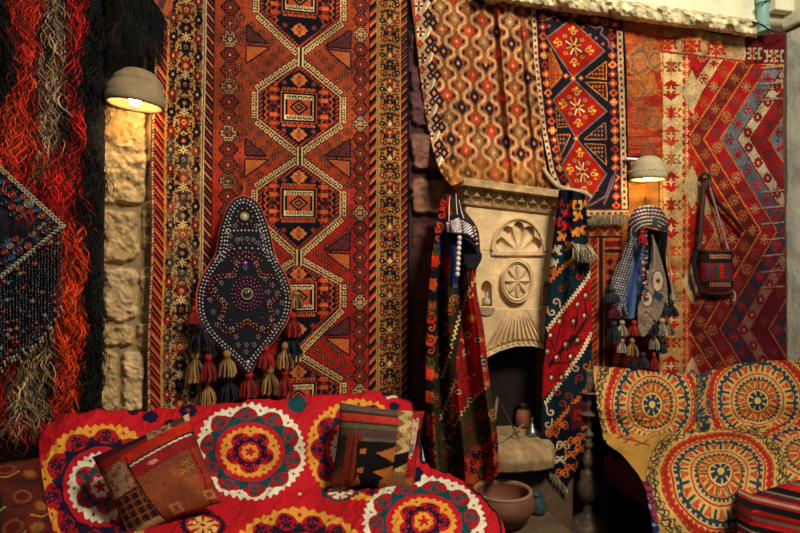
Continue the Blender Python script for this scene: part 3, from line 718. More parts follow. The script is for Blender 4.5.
# woven steps
st = np.round(tri_*1.1)/1.1; x_ = X-st
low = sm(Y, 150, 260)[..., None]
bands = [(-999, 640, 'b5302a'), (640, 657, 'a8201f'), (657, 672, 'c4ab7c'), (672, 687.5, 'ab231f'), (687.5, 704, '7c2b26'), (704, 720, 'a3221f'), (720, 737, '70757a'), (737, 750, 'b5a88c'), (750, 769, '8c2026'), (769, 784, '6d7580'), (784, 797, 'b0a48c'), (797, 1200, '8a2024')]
lowc = ['8c2420', '7e1c1b', '94764e', '84191a', '5c1e1e', '7a181b', '2e364e', '8a7b62', '5e161e', '303850', '8a7b62', '621820']  # lower bands: bluer greys, plus the weaker light down there put into the colours
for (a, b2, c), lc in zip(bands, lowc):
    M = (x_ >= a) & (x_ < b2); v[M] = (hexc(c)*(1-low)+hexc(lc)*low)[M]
for xl, c in ((687.5, 'd0803c'), (704, 'c8783c'), (720, 'c0703a'), (657, '8a1c1c'), (672, '8a1c1c'), (737, '7a1c22'), (750, '7a1c22'), (769, 'b8703a'), (784, '7a1c22')):
    M = abs(x_-xl) < .85; v[M] = hexc(c)
def tri_at(y): return float(np.interp(y, [16, 50, 139, 231, 329, 420, 440], [80, 58, 0, 57, 0, 56, 62]))
for bi, (a, b2, c) in enumerate(bands[1:11]):
    xm = (a+b2)/2; mc = [('b88c60', '5a2a3a'), ('a82a22', 'a82a22'), ('b88a60', 'a8552c'), ('9a6038', 'a87048'), ('b08058', '7c4448'), ('a8241e', '8a2424'), ('7a1c22', '8a2020'), ('5a2a30', '6a3434'), ('a8241e', '8a2424'), ('7a1c22', '8a2020')][bi]
    for j, y in enumerate(np.arange(26+(bi % 2)*7, 440, 15.2)):
        cv.stamp([GUL, SNOW, GUL, SNOW, GUL][(j+bi) % 5] if bi not in (6, 9) else STAR8, xm+tri_at(y), y, 1.45 if bi not in (6, 9) else 1.15, {'#': mc[j % 2], '.': mc[j % 2], 'o': 'b0a080'}, cellh=1.65 if bi not in (6, 9) else 1.4)
# right inner field ticks
X, Y, v = cv.full()
for k in range(9):
    y = 46+k*10.5
    for (yy0, s_) in ((y, 1),):
        if tri_at(yy0) > 20: cv.line([(756+0, yy0+3), (784, yy0-2+3)], 1.3, '8a1c24')
for y in list(range(60, 400, 9)): cv.stamp([" # ", "###", " # "], 778, y, 1.3, {'#': '5a3034'})
for y in (66, 82, 98, 190, 206, 222, 238, 254, 270, 286, 380): cv.line([(762, y+2), (784, y)], 1.5, 'a08a78'); cv.line([(762, y+3.4), (784, y+1.6)], 1., '6a1820')
# cream left side with combs and serrated medallions
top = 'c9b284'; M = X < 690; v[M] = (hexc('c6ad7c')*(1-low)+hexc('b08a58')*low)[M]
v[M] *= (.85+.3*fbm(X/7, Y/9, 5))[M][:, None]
for j, y in enumerate(np.arange(44, 440, 23.)):
    c = ['a8241e', 'b9481f', 'a0201c'][j % 3]
    if j % 2 == 0:
        for r in range(7):
            wv = [2.2, 5, 3.4, 8.5, 5.6, 3.6, 1.4][r]
            for s_ in (-1, 1): cv.rect(671-wv, y+s_*(r*1.55)-1, 671+wv, y+s_*(r*1.55)+1, c)
        cv.dia(671, y, 2.2, 5, 'c4ab7c'); cv.rect(660, y-.5, 682, y+.4, 'c8ab78')
    else:
        for s_ in (-1, 1):
            cv.stamp(["## ##", "#  # ", " ##  ", "#  # ", "## ##"], 671+s_*6, y, 1.9, {'#': ['b04a24', '8a2c24', '7d6a58'][j % 3]}, fx=s_ < 0)
        cv.dia(671, y, 2.4, 9, ['c46a2c', 'a8241e'][j % 4 > 1])
for j, y in enumerate(np.arange(34, 440, 7.8)):
    g_ = 'a5221d' if j % 6 < 4 else 'b0562c'
    cv.stamp([" ## #", "##  #", "#####", "##  #", " ## #"], 686, y, 1.45, {'#': g_}, cellh=1.35)
cv.line([(663, 20), (661, 440)], 1.3, 'c07038')
M = (X >= 690) & (X < 692+2*np.sin(Y)) & (tri_ > 12); v[M] = (hexc('a8221e')*(1-low)+hexc('901c1c')*low)[M]
q = cv.win(690, 16, 735, 440)
for yc in (92, 187, 282, 378):   # cream wedges between the chevrons' outer tips
    for dx, dy, r in ((692, 0, 10),): cv.dia(dx, yc, r, 22, 'bda678'); cv.ell(dx, yc, 4, 9, 'c0aa80' if yc < 200 else '7a6a68')
# top border
X, Y, v = cv.full(); yt = 27+.12*(X-657)
M = Y < yt+25; M2 = (Y > yt+23.5) & (Y < yt+25); ov = hexc('b29066')*(.75+.5*fbm(X/5, Y/5, 6))[..., None]; v[M] = ov[M]
mo = M & (fbm(X/8, Y/6, 41) > .56); v[mo] = hexc('b0662c'); 
cv.rect(745, 20, 796, 64, '641a20')
for i, x in enumerate((668, 692, 716, 752, 774)):
    for s_ in (-1, 1): cv.stamp(["## ##", "#  # ", " ### ", "#  # ", "## ##"], x+s_*5.2, 41+.12*(x-657)+1, 1.9, {'#': 'a0281f' if x < 745 else 'b0a080'}, fx=s_ < 0, cellh=2.4)
    cv.rect(x-1, 36+.12*(x-657), x+1, 50+.12*(x-657), 'a8341f')
cv.line([(657, 51), (750, 62)], 1.6, '8a2420')
X, Y, v = cv.full(); k_ = (.34*sm(Y, 170, 300)*sm(X, 688, 696))[..., None]; v[:] = v*(1-k_)+hexc('521216')*k_  # dimmer light low on the wall, put into the weave as deep maroon
cv.grain(.24, 12, .25, 11)
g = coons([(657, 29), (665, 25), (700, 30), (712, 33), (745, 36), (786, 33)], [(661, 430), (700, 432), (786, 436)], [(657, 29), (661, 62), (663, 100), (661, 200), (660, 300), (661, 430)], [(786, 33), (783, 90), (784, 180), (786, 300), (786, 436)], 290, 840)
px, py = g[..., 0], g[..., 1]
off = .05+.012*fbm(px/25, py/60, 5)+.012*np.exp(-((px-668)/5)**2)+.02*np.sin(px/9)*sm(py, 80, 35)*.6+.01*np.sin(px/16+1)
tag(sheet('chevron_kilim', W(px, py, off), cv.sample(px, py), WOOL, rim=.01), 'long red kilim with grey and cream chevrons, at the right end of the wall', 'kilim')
# ================================================================== CHIMNEY (carved limestone)
LIME = mat('limestone', rough=.9, bump=.35, bscale=90, var=.10, vscale=14, spec=.2, bdist=.004)
fp = thing('fireplace', W(517, 560, .16), 'carved cream limestone chimney hood with shell and star rosette above a dark firebox', 'fireplace')
def arch_b(px):  # lower edge of the hood
    return np.interp(px, [440, 480, 488, 500, 516, 532, 549, 580], [364, 360, 357, 351, 346.5, 346, 350, 356])
U, V_ = np.meshgrid(np.linspace(0, 1, 300), np.linspace(0, 1, 420))
yt = 203+.105*(U*100); px = (466+8*V_)+U*((564-466)+(553-474-98)*V_); yb = arch_b(px); py = yt+(yb-yt)*V_
h = np.zeros(px.shape)+.16
# shallow arched panel
inp = ((abs(px-518.5) < 24) & (py > 252) & (py < 309)) | (np.hypot((px-518.5)/24, (py-252)/34) < 1) & (py <= 252)
h = h-.006*inp
# shell
dx = (px-518.5)/27.; dy = (252-py)/35.; r = np.hypot(dx, dy); th = np.arctan2(dy, dx); up = dy > 0
pet = abs(np.sin(th*5.)); edge_r = .72+.15*pet
inn = up & (r < edge_r)
h = np.where(inn, .16-.030*sm(r, 0, .75)*pet**.6+.004, h)
h = np.where(up & (r >= edge_r) & (r < 1.04), .16+.012+.004*np.cos((r-.95)*30), h)
h = np.where(up & (r >= .93) & (r < 1.0), .16+.020, h)
h = np.where((abs(py-253.5) < 2) & (abs(px-518.5) < 27), .172, h)
# niches with little half-round sills
for cx in (486.5, 548.5):
    nm = ((abs(px-cx) < 5.4) & (py > 289) & (py < 306)) | (np.hypot((px-cx)/5.4, (py-289)/8.) < 1) & (py <= 289)
    h = np.where(nm, .16-.06, h)
    sl = (np.hypot((px-cx)/8.5, (py-307)/9.) < 1) & (py > 307); h = np.where(sl, .16+.030*(1-(py-307)/12.), h)
# gadrooned skirt
ax, ay = 517., 296.; dyy = (py-ay)/(yb-ay); fx = (px-ax)/np.maximum((py-ay)*.62, 1); inside = (py > 309) & (abs(fx) < 1.02)
fl = abs(np.sin(fx*PI*5.5/1.0)); h = np.where(inside, .158+.026*fl**.7*sm(py, 309, 335), h)
scal = (yb-py) < 4+3.4*fl; h = np.where(inside & scal & (yb-py > 2.4+3*fl), .163, h)
h = np.where((abs(abs(fx)-1.02) < .03) & (py > 309), .155, h)
h = np.where((yb-py) < 2.2, .178, h)
h = h-.004*(np.abs(py-(251.5+.02*(px-518))) < .6)*(abs(px-518.5) > 26)-.003*(np.abs(px-(500)) < .6)*(py < 216)
h = h+.004*(fbm(px/5, py/5, 3)-.5)
C = np.tile(hexc('d2b890'), px.shape+(1,))*(.86+.26*fbm(px/16, py/16, 5)+.1*fbm(px/2, py/2, 8))[..., None]
sheet('chimney_breast', W(px, py, h), C, LIME, fp, rim=.155)
# rosette disc
U, V_ = np.meshgrid(np.linspace(0, 1, 90), np.linspace(0, 2*PI, 181)); R = U*1.04
px = 517.5+16.2*R*np.cos(V_); py = 281-22*R*np.sin(V_)
hh = .018+0*R; hh = np.where(R > .78, .030+.004*np.cos((R-.88)*40), hh)
st = np.abs(np.mod(V_/(2*PI)*8+.5, 1)-.5)*2   # 0 on spokes
star = R < (.74-.34*st); hh = np.where(star, .018+.017*(1-st/(.08+(1.06-R/.74)*2.2).clip(.1)).clip(0, 1), hh)
hh = np.where((R > .74) & (R < .79), .012, hh); hh = np.where(R > 1.0, -.004, hh); hh = np.where(R < .07, .03, hh)
C = np.tile(hexc('d6bd96'), px.shape+(1,))*(.88+.22*fbm(px/6, py/6, 5))[..., None]
sheet('rosette', W(px, py, .158+hh), C, LIME, fp, rim=0)
# mantel with muqarnas scallops
U, V_ = np.meshgrid(np.linspace(0, 1, 420), np.linspace(0, 1, 150))
xa = 464+U*102; yt = 177+.135*(xa-464); py = yt+V_*(28-2.5*U); px = xa
vv_ = V_*28
prof = np.interp(vv_, [0, .5, 8, 8.8, 10, 27, 28], [.17, .245, .243, .228, .222, .175, .16])
p1 = np.abs(np.mod((xa-466)/11.2, 1)-.5)*2; p2 = np.abs(np.mod((xa-460.4)/11.2, 1)-.5)*2
s1 = (vv_ > 10) & (vv_ < 18.5) & (np.hypot(p1, (vv_-10)/8.5) < .95); s2 = (vv_ > 18) & (vv_ < 26) & (np.hypot(p2, (vv_-18)/7.5) < .95)
prof = np.where(s1, prof-.020, prof); prof = np.where(s2, prof-.016, prof)
prof = prof+.006*(fbm(px/4, py/4, 3)-.5)
C = np.tile(hexc('c4a77c'), px.shape+(1,))*(.8+.35*fbm(px/7, py/7, 5))[..., None]
sheet('mantel', W(px, py, prof), C, LIME, fp, rim=.155)
# firebox: dark cheeks and back, in blackened stone
SOOT = mat('sooty_stone', '1b1310', rough=1, bump=.6, bscale=60, var=.4, vscale=20, bdist=.006)
BROWNST = mat('brown_stone', '5b4632', rough=.95, bump=.6, bscale=45, var=.25, vscale=14, bdist=.008)
def wbox(bm, x0, x1, y0, y1, o0, o1, bev=.01, col=None):
    """box given by photo edges measured at its front face (offset o1)"""
    a = W(x0, y0, o1); c = W(x1, y1, o1); s = (c-a)@T; cc = (a+c)/2+N*(o1-o0)/2
    bm.box(cc, (abs(s)/2, (o1-o0)/2, abs(c[2]-a[2])/2), WA, col, bev)
b = MB(); wbox(b, 488, 552, 330, 470, .005, .02, .002); b.build('firebox_back', SOOT, fp, False)
b = MB(); wbox(b, 466, 488, 362, 600, .0, .155, .01); b.build('cheek', BROWNST, fp, False)
b = MB(); wbox(b, 548, 594, 352, 600, .0, .15, .01); b.build('cheek', BROWNST, fp, False)
# hearth slab with rounded front
U, V_ = np.meshgrid(np.linspace(-1, 1, 60), np.linspace(0, 1, 40))
ang = V_*PI*.95; ctr = W(511, 446, .16); w_ = .155
rr = (1-abs(U)**5*.35)
dep = .02+.20*rr*np.where(V_ < .5, V_*2, 1)*1.0
prof_d = np.interp(V_, [0, .35, .5, .62, .78, 1], [-.16, .14, .20, .215, .20, .02]); prof_z = np.interp(V_, [0, .35, .5, .62, .78, 1], [.055, .050, .030, -.01, -.06, -.085])
sc_ = np.where(prof_d > 0, rr, 1)
P = ctr+U[..., None]*w_*T-N*(prof_d*sc_)[..., None]+UP*(prof_z+.006*fbm(U*4+3, V_*7, 3))[..., None]
C = np.tile(hexc('b59a72'), U.shape+(1,))*(.75+.4*fbm(U*6+9, V_*9, 5))[..., None]
sheet('hearth', P, C, LIME, fp, rim=0)
b = MB(); wbox(b, 478, 575, 470, 600, .0, .26, .02); b.build('hearth_base', BROWNST, fp, False)
HEARTH_Z = ctr[2]+.05
# figurine in the left niche
POT = mat('glazed_ceramic', 'a09a86', rough=.5, bump=.2, bscale=120, var=.3, vscale=80)
b = MB(); c = W(487, 304.5, .135)
b.lathe(c, [(.0, 0), (.014, .0), (.018, .008), (.016, .02), (.008, .03), (.006, .042), (.009, .05), (.004, .058), (0, .06)], 16, cap=False)
b.tube([c+[.012, 0, .02], c+[.022, -.0, .034], c+[.012, -.0, .047]], .003, 6)
tag(b.build('figurine', POT), 'tiny grey ceramic bird-shaped jug standing in the left niche of the chimney', 'figurine')
b = MB(); c = W(548, 304.5, .135)
b.lathe(c, [(.0, 0), (.012, .0), (.016, .01), (.010, .03), (.006, .044), (.008, .05), (0, .052)], 16, cap=False)
tag(b.build('small_vase', POT), 'tiny ceramic vase in the right niche of the chimney, beside the draped navy kilim', 'vase')
# jar, bell-shaped pot and tongs on the hearth
CLAY = mat('red_clay', '8c5236', rough=.7, bump=.3, bscale=60, var=.25, vscale=25, spec=.3)
c = W(524, 441, .07); c[2] = HEARTH_Z+.001
jar = thing('clay_jar', c, 'small round clay jar with a dark neck on the hearth', 'jar')
b = MB(); b.lathe(c, [(.001, 0), (.026, 0), (.040, .022), (.044, .055), (.038, .085), (.026, .098)], 32, cap=False); b.build('body', CLAY, jar)
b = MB(); b.lathe(c, [(.026, .098), (.024, .108), (.030, .120), (.033, .123), (.027, .121), (.020, .105), (.001, .02)], 32, cap=False); b.build('neck', mat('dark_glaze', '33221a', rough=.4, bump=.1), jar)
c = W(532, 441, .20); c[2] = HEARTH_Z-.002
SIL = mat('tarnished_silver', '8d8f92', rough=.35, metal=.9, bump=.1, var=.3, vscale=60)
bp_ = thing('metal_pitcher', c, 'little tarnished metal pot with pointed lid at the front of the hearth', 'pot')
b = MB(); b.lathe(c, [(.001, 0), (.026, 0), (.030, .012), (.024, .03), (.014, .045), (.010, .055)], 24, cap=False); b.build('body', SIL, bp_)
b = MB(); b.lathe(c, [(.0125, .055), (.009, .062), (.004, .078), (.005, .084), (.001, .09)], 20, cap=False); b.build('lid', SIL, bp_)
WOOD = mat('grey_wood', '7a6a58', rough=.8, bump=.4, bscale=150, var=.3, vscale=60)
IRON = mat('dark_iron', '4a3c34', rough=.6, metal=.5, bump=.2, var=.3)
def rod(name, a, b_, r, m, lab, cat, gr=None):
    bb = MB(); bb.tube(curve([a, (a+b_)/2+[0, 0, .002], b_], 8), r, 8); return tag(bb.build(name, m), lab, cat, gr)
a = W(497, 396, .19); f = W(493, 446, .22); f[2] = HEARTH_Z+.005
rod('wooden_spoon', a, f, np.linspace(.009, .005, 8), WOOD, 'pale wooden pestle leaning upright at the left end of the hearth', 'pestle')
a = W(500, 403, .20); f = W(519, 440, .24); f[2] = HEARTH_Z+.008
rod('fire_iron', a, f, .0035, IRON, 'thin iron rod leaning from the pestle down to the hearth', 'poker')
a = W(501, 440, .27); a[2] = HEARTH_Z+.004; f = W(524, 424, .16)
rod('kindling_stick', a, f, .004, WOOD, 'thin stick lying low across the hearth in front of the clay jar', 'stick')
b = MB(); a_ = W(480, 500, .42)@T; b.box(T*(a_+.12)+N*(D0-.42)+UP*.084, (.26, .155, .084), WA, None, .015); b.build('hearth_step', BROWNST, fp, False)
# clay basin on the step
c = W(502.5, 533, .40); c[2] = .17
zr = 1.3-(489-262)/600*c[1]-c[2]
bs = thing('clay_basin', c, 'wide round brown clay basin on the floor below the hearth', 'basin')
k = zr
b = MB(); b.lathe(c, [(.001, 0), (.070, .0), (.098, .02), (.124, .06), (.137, k-.07), (.137, k-.045), (.129, k-.02), (.123, k-.010)], 56, cap=False, mod=lambda a, z: 1+.008*math.sin(2*a+z*9))
b.lathe(c, [(.111, k-.014), (.118, k-.06), (.10, .04), (.001, .02)], 56, cap=False); b.build('bowl', mat('brown_clay', '6e4330', rough=.65, bump=.25, bscale=50, var=.2, vscale=14, spec=.35), bs)
b = MB(); b.lathe(c, [(.123, k-.014), (.128, k-.006), (.125, k), (.115, k), (.110, k-.006), (.111, k-.016)], 56, cap=False); b.build('rim', mat('pale_clay', '8e654a', rough=.6, bump=.2, var=.2), bs)
c = W(537, 524, .33); c[2] = .17
b = MB(); b.lathe(c, [(.001, 0), (.034, 0), (.042, .02), (.036, .055), (.024, .07), (.022, .082), (.028, .088), (.020, .087), (.001, .03)], 32, cap=False)
tag(b.build('enamel_jug', mat('teal_enamel', '2f4448', rough=.35, bump=.05, var=.2)), 'small grey-teal enamel pot half hidden behind the clay basin', 'pot')
# ================================================================== LAMPS
BULB = mat('bulb_glow', 'fff2d0', rough=.4, bump=0, var=0, emis=((1, .80, .48), 30), vcol=False)
def lamp(px, py_rim, py_top, rpx, off, lab, power, lower, tilt):
    c = W(px, py_rim, off); Y_ = c[1]; R_ = rpx/600*Y_; H = (py_rim-py_top)/600*Y_
    L = thing('wall_lamp', c-UP*.02, lab, 'lamp', 'stone dome wall lamps'); 
    ca, sa = math.cos(tilt), math.sin(tilt); ax_ = T*ca-UP*sa; az_ = UP*ca+T*sa; ay_ = N
    b = MB(); pr = []
    for t in np.linspace(0, 1, 22):
        a = t*PI/2; pr.append((R_*math.cos(a)**.75*(1+.03*math.sin(t*16)*(1-t))+.0005, H*math.sin(a)**.9))
    def md(a, z): return 1+(.0 if z < .02 else .13)*(float(fbm(np.array(a*1.6+5.), np.array(z*42.), 3))-.5)*(0 if lower else 1)+(.22*(math.floor(z/H*3.4+.15*math.sin(a))/3.4-z/H+.15) if not lower and z > .02 else 0)
    pr = [(R_*.84, .012), (R_*.86, -.004), (R_*.97, -.008), (R_*1.01, .004)]+pr[1:]
    inner = [(.001, H*.86), (R_*.4, H*.8), (R_*.7, H*.55), (R_*.82, H*.25), (R_*.84, .012)]
    b.lathe(c, inner+pr[1:], 56, ax_, ay_, az_, col='a08f72' if not lower else 'b8ac8e', mod=md, cap=False)
    b.build('shade', STONE, L)
    if lower:
        b = MB()
        for k in range(44):
            a = 2*PI*k/44; p = c+R_*1.012*(math.cos(a)*ax_+math.sin(a)*ay_)*.985+az_*(.028+.005*(k % 2)); b.ball(p, .0055, 6, 4, 'b5a98c')
        o = b.build('carved_band', STONE, L); o['label'] = 'band of small carved knobs'; o['kind'] = 'stuff'
    b = MB(); bc = c-UP*(-.016); b.ball(bc, .024, 16, 10); o = b.build('bulb', BULB, L)
    b = MB(); b.lathe(bc, [(.013, .02), (.013, .05), (.001, .05)], 14, cap=False); b.build('socket', IRON, L)
    b = MB(); p0 = W(px, py_rim-10, .0)
    b.tube([p0, c+N*R_*.7+UP*H*.45], .009, 10); b.build('bracket', IRON, L)
    d = bpy.data.lights.new('lamp_light', 'POINT'); d.energy = power; d.color = (1, .62, .24); d.shadow_soft_size = .02
    o = bpy.data.objects.new('lamp_light', d); link(o, L); o.location = Vector(bc-UP*.035-OFF[L.name])
lamp(135, 104, 69, 27.5, .17, 'rough stepped stone dome lamp, lit, above the left masonry pier', 2.1, False, .10)
lamp(648, 178.5, 156, 17.5, .15, 'smaller pale stone dome lamp with a carved band, lit, beside the chevron kilim', 1.5, True, .02)
b = MB(); wbox(b, 627, 640, 157.5, 160, .0, .10, .002); tag(b.build('shelf_strip', LIME, smooth=False), 'short pale stone ledge on the wall behind the smaller lamp', 'ledge')
# ================================================================== DRAPED TEXTILES beside the chimney
# left one
cv = Cv(418, 186, 508, 500, 3., '241812')
X, Y, v = cv.full()
def zig(line, w_, c, per=4.6, amp=1.5):
    p = np.array(line, float)
    for a, b_ in zip(p[:-1], p[1:]):
        L = np.linalg.norm(b_-a); n = int(L/per); d = (b_-a)/L; nr = np.array([d[1], -d[0]])
        pts = []
        for i in range(n*2+1): pts.append(tuple(a+(b_-a)*i/(2*n)+nr*(amp if i % 2 else -amp)))
        cv.line(pts, w_, c)
def scroll(x, y, s, c, fx=1, fy=1, w_=1.3):
    pts = [(x+fx*s*(.9*math.cos(a)*(1-a/8)), y+fy*s*(.9*math.sin(a)*(1-a/8))) for a in np.linspace(0, 5.2, 14)]; cv.line(pts, w_, c); cv.line([pts[0], (pts[0][0]+fx*.1*s, pts[0][1]-fy*s*1.2)], w_, c)
def region(pts, c): cv.poly(pts, c)
region([(418, 186), (508, 186), (508, 500), (418, 500)], '3b3018')
region([(466, 300), (474, 262), (520, 262), (520, 380), (456, 430), (440, 470), (452, 395), (458, 350)], 'a01c1a')       # bright red field
region([(500, 372), (440, 432), (440, 470), (470, 450), (510, 418), (510, 372)], '4b3c1c')
region([(508, 418), (474, 446), (450, 472), (440, 500), (510, 500)], 'b03a1c')
region([(418, 200), (444, 192), (440, 260), (434, 300), (430, 380), (440, 470), (424, 480)], '5a4822')
region([(436, 205), (452, 200), (448, 260), (438, 300), (432, 300)], '16141c')
for i in range(24):     # navy/red/orange scroll border at the left edge
    y = 204+i*11.3; xl = float(np.interp(y, [204, 280, 400, 470], [441, 431, 428, 430]))
    region([(xl-4, y-6), (xl+4, y-4), (xl+7, y+2), (xl+3, y+7), (xl-4, y+6)], ['c33a1e', '1c1a24', 'c8541e', '1c1a24', '5a4a24'][i % 5])
    scroll(xl+1.5, y, 3.4, ['1a1620', 'c04a20', '15141c', 'd0602a'][i % 4], 1 if i % 2 else -1, 1)
for i, (x, y, c, w_, h_) in enumerate([(452, 248, '2a3f80', 4, 22), (446, 262, 'a8261c', 5, 20), (455, 276, '23356c', 5, 20), (444, 290, '283c7c', 4, 14), (448, 214, 'a8281c', 4, 20), (461, 245, 'a42a1c', 3, 16), (441, 245, '283c7c', 3, 16), (466, 268, 'b06a2c', 3, 20)]):
    cv.dia(x, y, w_, h_, c)
zig([(473, 283), (466, 297), (458, 322), (452, 345), (442, 378)], 1.3, 'd8bc78'); zig([(484, 266), (473, 283)], 1.6, 'd8bc78'); zig([(470, 262), (462, 290)], 1.2, 'c0a060')
zig([(508, 366), (494, 380), (476, 396), (462, 412), (448, 440)], 1.3, 'c8a468'); zig([(506, 420), (478, 446), (456, 468)], 1.6, '2a3848', 3.6); zig([(506, 423), (478, 449), (456, 471)], 1., 'a8341e', 3.6)
zig([(456, 380), (440, 420)], 1.3, 'c8a468')
def gulm(x, y, s, a, b_, c_):
    cv.stamp(["  ####  ", " #....# ", "#.#oo#.#", "#.oooo.#", "#.#oo#.#", " #....# ", "  ####  "], x, y, s, {'#': a, '.': b_, 'o': c_})
for i, (x, y) in enumerate([(480, 300), (472, 318), (488, 322), (478, 340), (492, 345), (466, 352), (484, 362), (474, 375), (492, 366), (468, 335), (482, 283), (458, 392), (470, 400), (487, 384)]):
    gulm(x, y, 1.05, ['2a2a34', 'c07830', '30525a', '3a2420'][i % 4], ['b8a070', 'b02a1c', 'c8a060'][i % 3], ['a02018', '2a4858', 'd0a860'][(i+1) % 3])
for i, (x, y) in enumerate([(450, 310), (448, 330), (455, 300), (446, 350), (436, 398), (434, 420), (452, 410), (454, 432), (480, 416), (494, 400), (494, 414), (482, 402), (448, 452), (470, 428)]):
    gulm(x, y, 1.35, ['8c5a34', '702c20', 'b08048', '2a2420'][i % 4], '2c2414', ['a04830', '8a2a1c'][i % 2])
for i in range(40):
    x = 446+(i*13) % 58; y = 440+(i*7.7) % 52
    if y > 494-.75*(x-446)*1.0: scroll(x, y, 3.6, ['17131a', '241c1c', '1a1620', 'd08030'][i % 4], 1 if i % 2 else -1, 1 if i % 3 else -1, 1.6)
for i in range(5): region([(458+i*10, 486-i*9), (466+i*10, 479-i*9), (468+i*10, 488-i*9), (460+i*10, 494-i*9)], ['a85a44', 'b8602c', '4a4424'][i % 3])
rg = np.random.default_rng(21)
def inpoly(x, y, P_): return bool(cv.inside(np.array([[x]]), np.array([[y]]), P_)[0, 0])
RED_F = [(468, 300), (474, 266), (484, 270), (500, 370), (456, 430), (446, 460), (454, 395), (460, 350)]
for i in range(150):
    x, y = rg.uniform(430, 500), rg.uniform(215, 470); inr = inpoly(x, y, RED_F)
    if y > 500-.85*(x-430): continue
    c = (['d0a860', '1d3340', 'c87830', '2a1a1c', '5c6a3c', 'c8b890'] if inr else ['8a3226', 'b0702c', '1c1a1c', '9c7c44', '27405a', '6a1c1c'])[i % 6]
    m_ = [["# #", " # ", "# #"], [" ## ", "#  #", " ## "], ["##", "##"], ["#  ", "## ", " ##"], ["###", "#  ", "#  "]][i % 5]
    cv.stamp(m_, x, y, rg.uniform(.9, 1.5), {'#': c}, fx=i % 2 == 0)
for i in range(26):
    x = rg.uniform(446, 500); y = 486-.75*(x-446)+rg.uniform(-16, 8); scroll(x, y, 3.4, ['17131a', '2a1a18', '1a1620'][i % 3], 1 if i % 2 else -1, 1 if i % 3 else -1, 1.7)
cv.grain(.2, 13, .25, 8)
g = coons([(442, 197), (447, 194), (453, 196)], [(429, 476), (442, 482), (452, 487), (470, 489.5), (487, 486), (500, 472)],
          [(442, 197), (436, 225), (431, 270), (427, 330), (426, 400), (429, 476)], [(453, 196), (466, 212), (478, 230), (480, 246), (476, 275), (484, 330), (491, 390), (497, 430), (500, 472)], 260, 620)
px, py = g[..., 0], g[..., 1]
u = np.linspace(0, 1, px.shape[1])[None]; vv_ = np.linspace(0, 1, px.shape[0])[:, None]
depthf = sm(vv_, 0, .25)
fold = .062*np.sin(u*2*PI*2.4+.6+.5*np.sin(vv_*4))*depthf+.016*np.sin(u*2*PI*5.1+2+2*vv_)*depthf+.025*np.sin(u*PI)
off = .20+.06*sm(vv_, 0, .15)+fold+.05*sm(vv_, .3, 1)
xoff = 2.*np.cos(u*2*PI*2.3+1.0)*depthf*0
gc = cv.sample(px, py)
dk = thing('draped_kilim', W(455, 488, .2), 'long folded red and olive kilim hanging from a hook left of the chimney', 'kilim')
sheet('cloth', W(px, py, off), gc, WOOL, dk, rim=.012)
# ---- right one
cv = Cv(536, 180, 600, 500, 3.4, '15172c')
region([(536, 180), (600, 180), (600, 500), (536, 500)], '15172c')
region([(552, 252), (600, 226), (600, 262), (592, 285), (548, 334), (540, 330)], '15343e')
region([(548, 330), (594, 272), (600, 300), (600, 330), (582, 352), (560, 380), (540, 402)], 'a3181c')
region([(538, 404), (562, 380), (590, 350), (600, 352), (600, 385), (545, 440), (538, 440)], '142c38')
zig([(547, 330), (566, 306), (584, 283), (594, 268)], 1.8, 'd8c8a0', 3.6); zig([(545, 404), (562, 380), (582, 352), (592, 332)], 1.8, 'd8c8a0', 3.6)
zig([(547, 284), (562, 268), (580, 252), (590, 244)], 2.2, 'c8742c', 4); zig([(546, 434), (566, 412), (586, 390), (592, 382)], 2.2, 'c06a28', 4)
zig([(566, 350), (580, 330), (588, 316)], 1.6, '14141c', 3); zig([(549, 366), (562, 350), (574, 335)], 2., '14141c', 3)
for (x, y) in ((560, 322), (551, 336), (566, 345), (557, 358), (578, 305), (585, 316), (571, 357), (586, 296), (552, 378), (578, 341), (574, 322), (562, 378), (548, 352)):
    cv.ell(x, y, 3.9, 4.7, '14141c'); cv.ell(x, y, 2.9, 3.6, 'b0381c'); cv.ell(x+.3, y, 1.8, 2.6, '1c3a44'); cv.ell(x-.6, y-.8, 1.3, 1.6, 'd8c8a0')
for (a, b_) in (((560, 327), (556, 346)), ((578, 310), (575, 330)), ((566, 349), (584, 340)), ((552, 364), (571, 362)), ((585, 300), (586, 320)), ((551, 341), (556, 352))): cv.line([a, b_], 1.3, '14141c')
for i, (x, y, c) in enumerate([(578, 262, 'b8282a'), (572, 272, '14141c'), (586, 256, 'b8282a'), (556, 302, 'c8a088'), (552, 312, 'c8a088'), (562, 288, '7a3424'), (570, 290, '14141c'), (579, 276, 'b8282a'), (558, 392, '9a4030'), (568, 396, '8a3c2c'), (551, 412, 'c8a88c'), (548, 424, 'c8a88c'), (580, 378, '8a3c2c'), (586, 366, 'b06a2c'), (576, 368, 'c8a080'), (562, 404, '8a3a2c')]):
    scroll(x, y, 4.2, c, 1 if i % 2 else -1, 1 if i % 3 else -1, 1.7)
for i, (x, y, c) in enumerate([(566, 212, 'b8282a'), (566, 226, 'b8282a'), (557, 222, 'b8282a'), (562, 236, 'c8802c'), (572, 205, 'c8802c'), (578, 216, 'd0903a'), (581, 230, 'c8802c'), (570, 246, 'c8802c'), (557, 250, 'd0c0a0'), (554, 262, 'd0c0a0'), (552, 272, 'c06a2c'), (583, 205, 'c8a060'), (575, 232, 'd0903a'), (560, 204, '8a2424')]):
    cv.stamp(["## # ", "#### ", " ####", " ## #", "##   "], x, y, 1.9, {'#': c}, fx=i % 2 == 0, fy=i % 3 == 0)
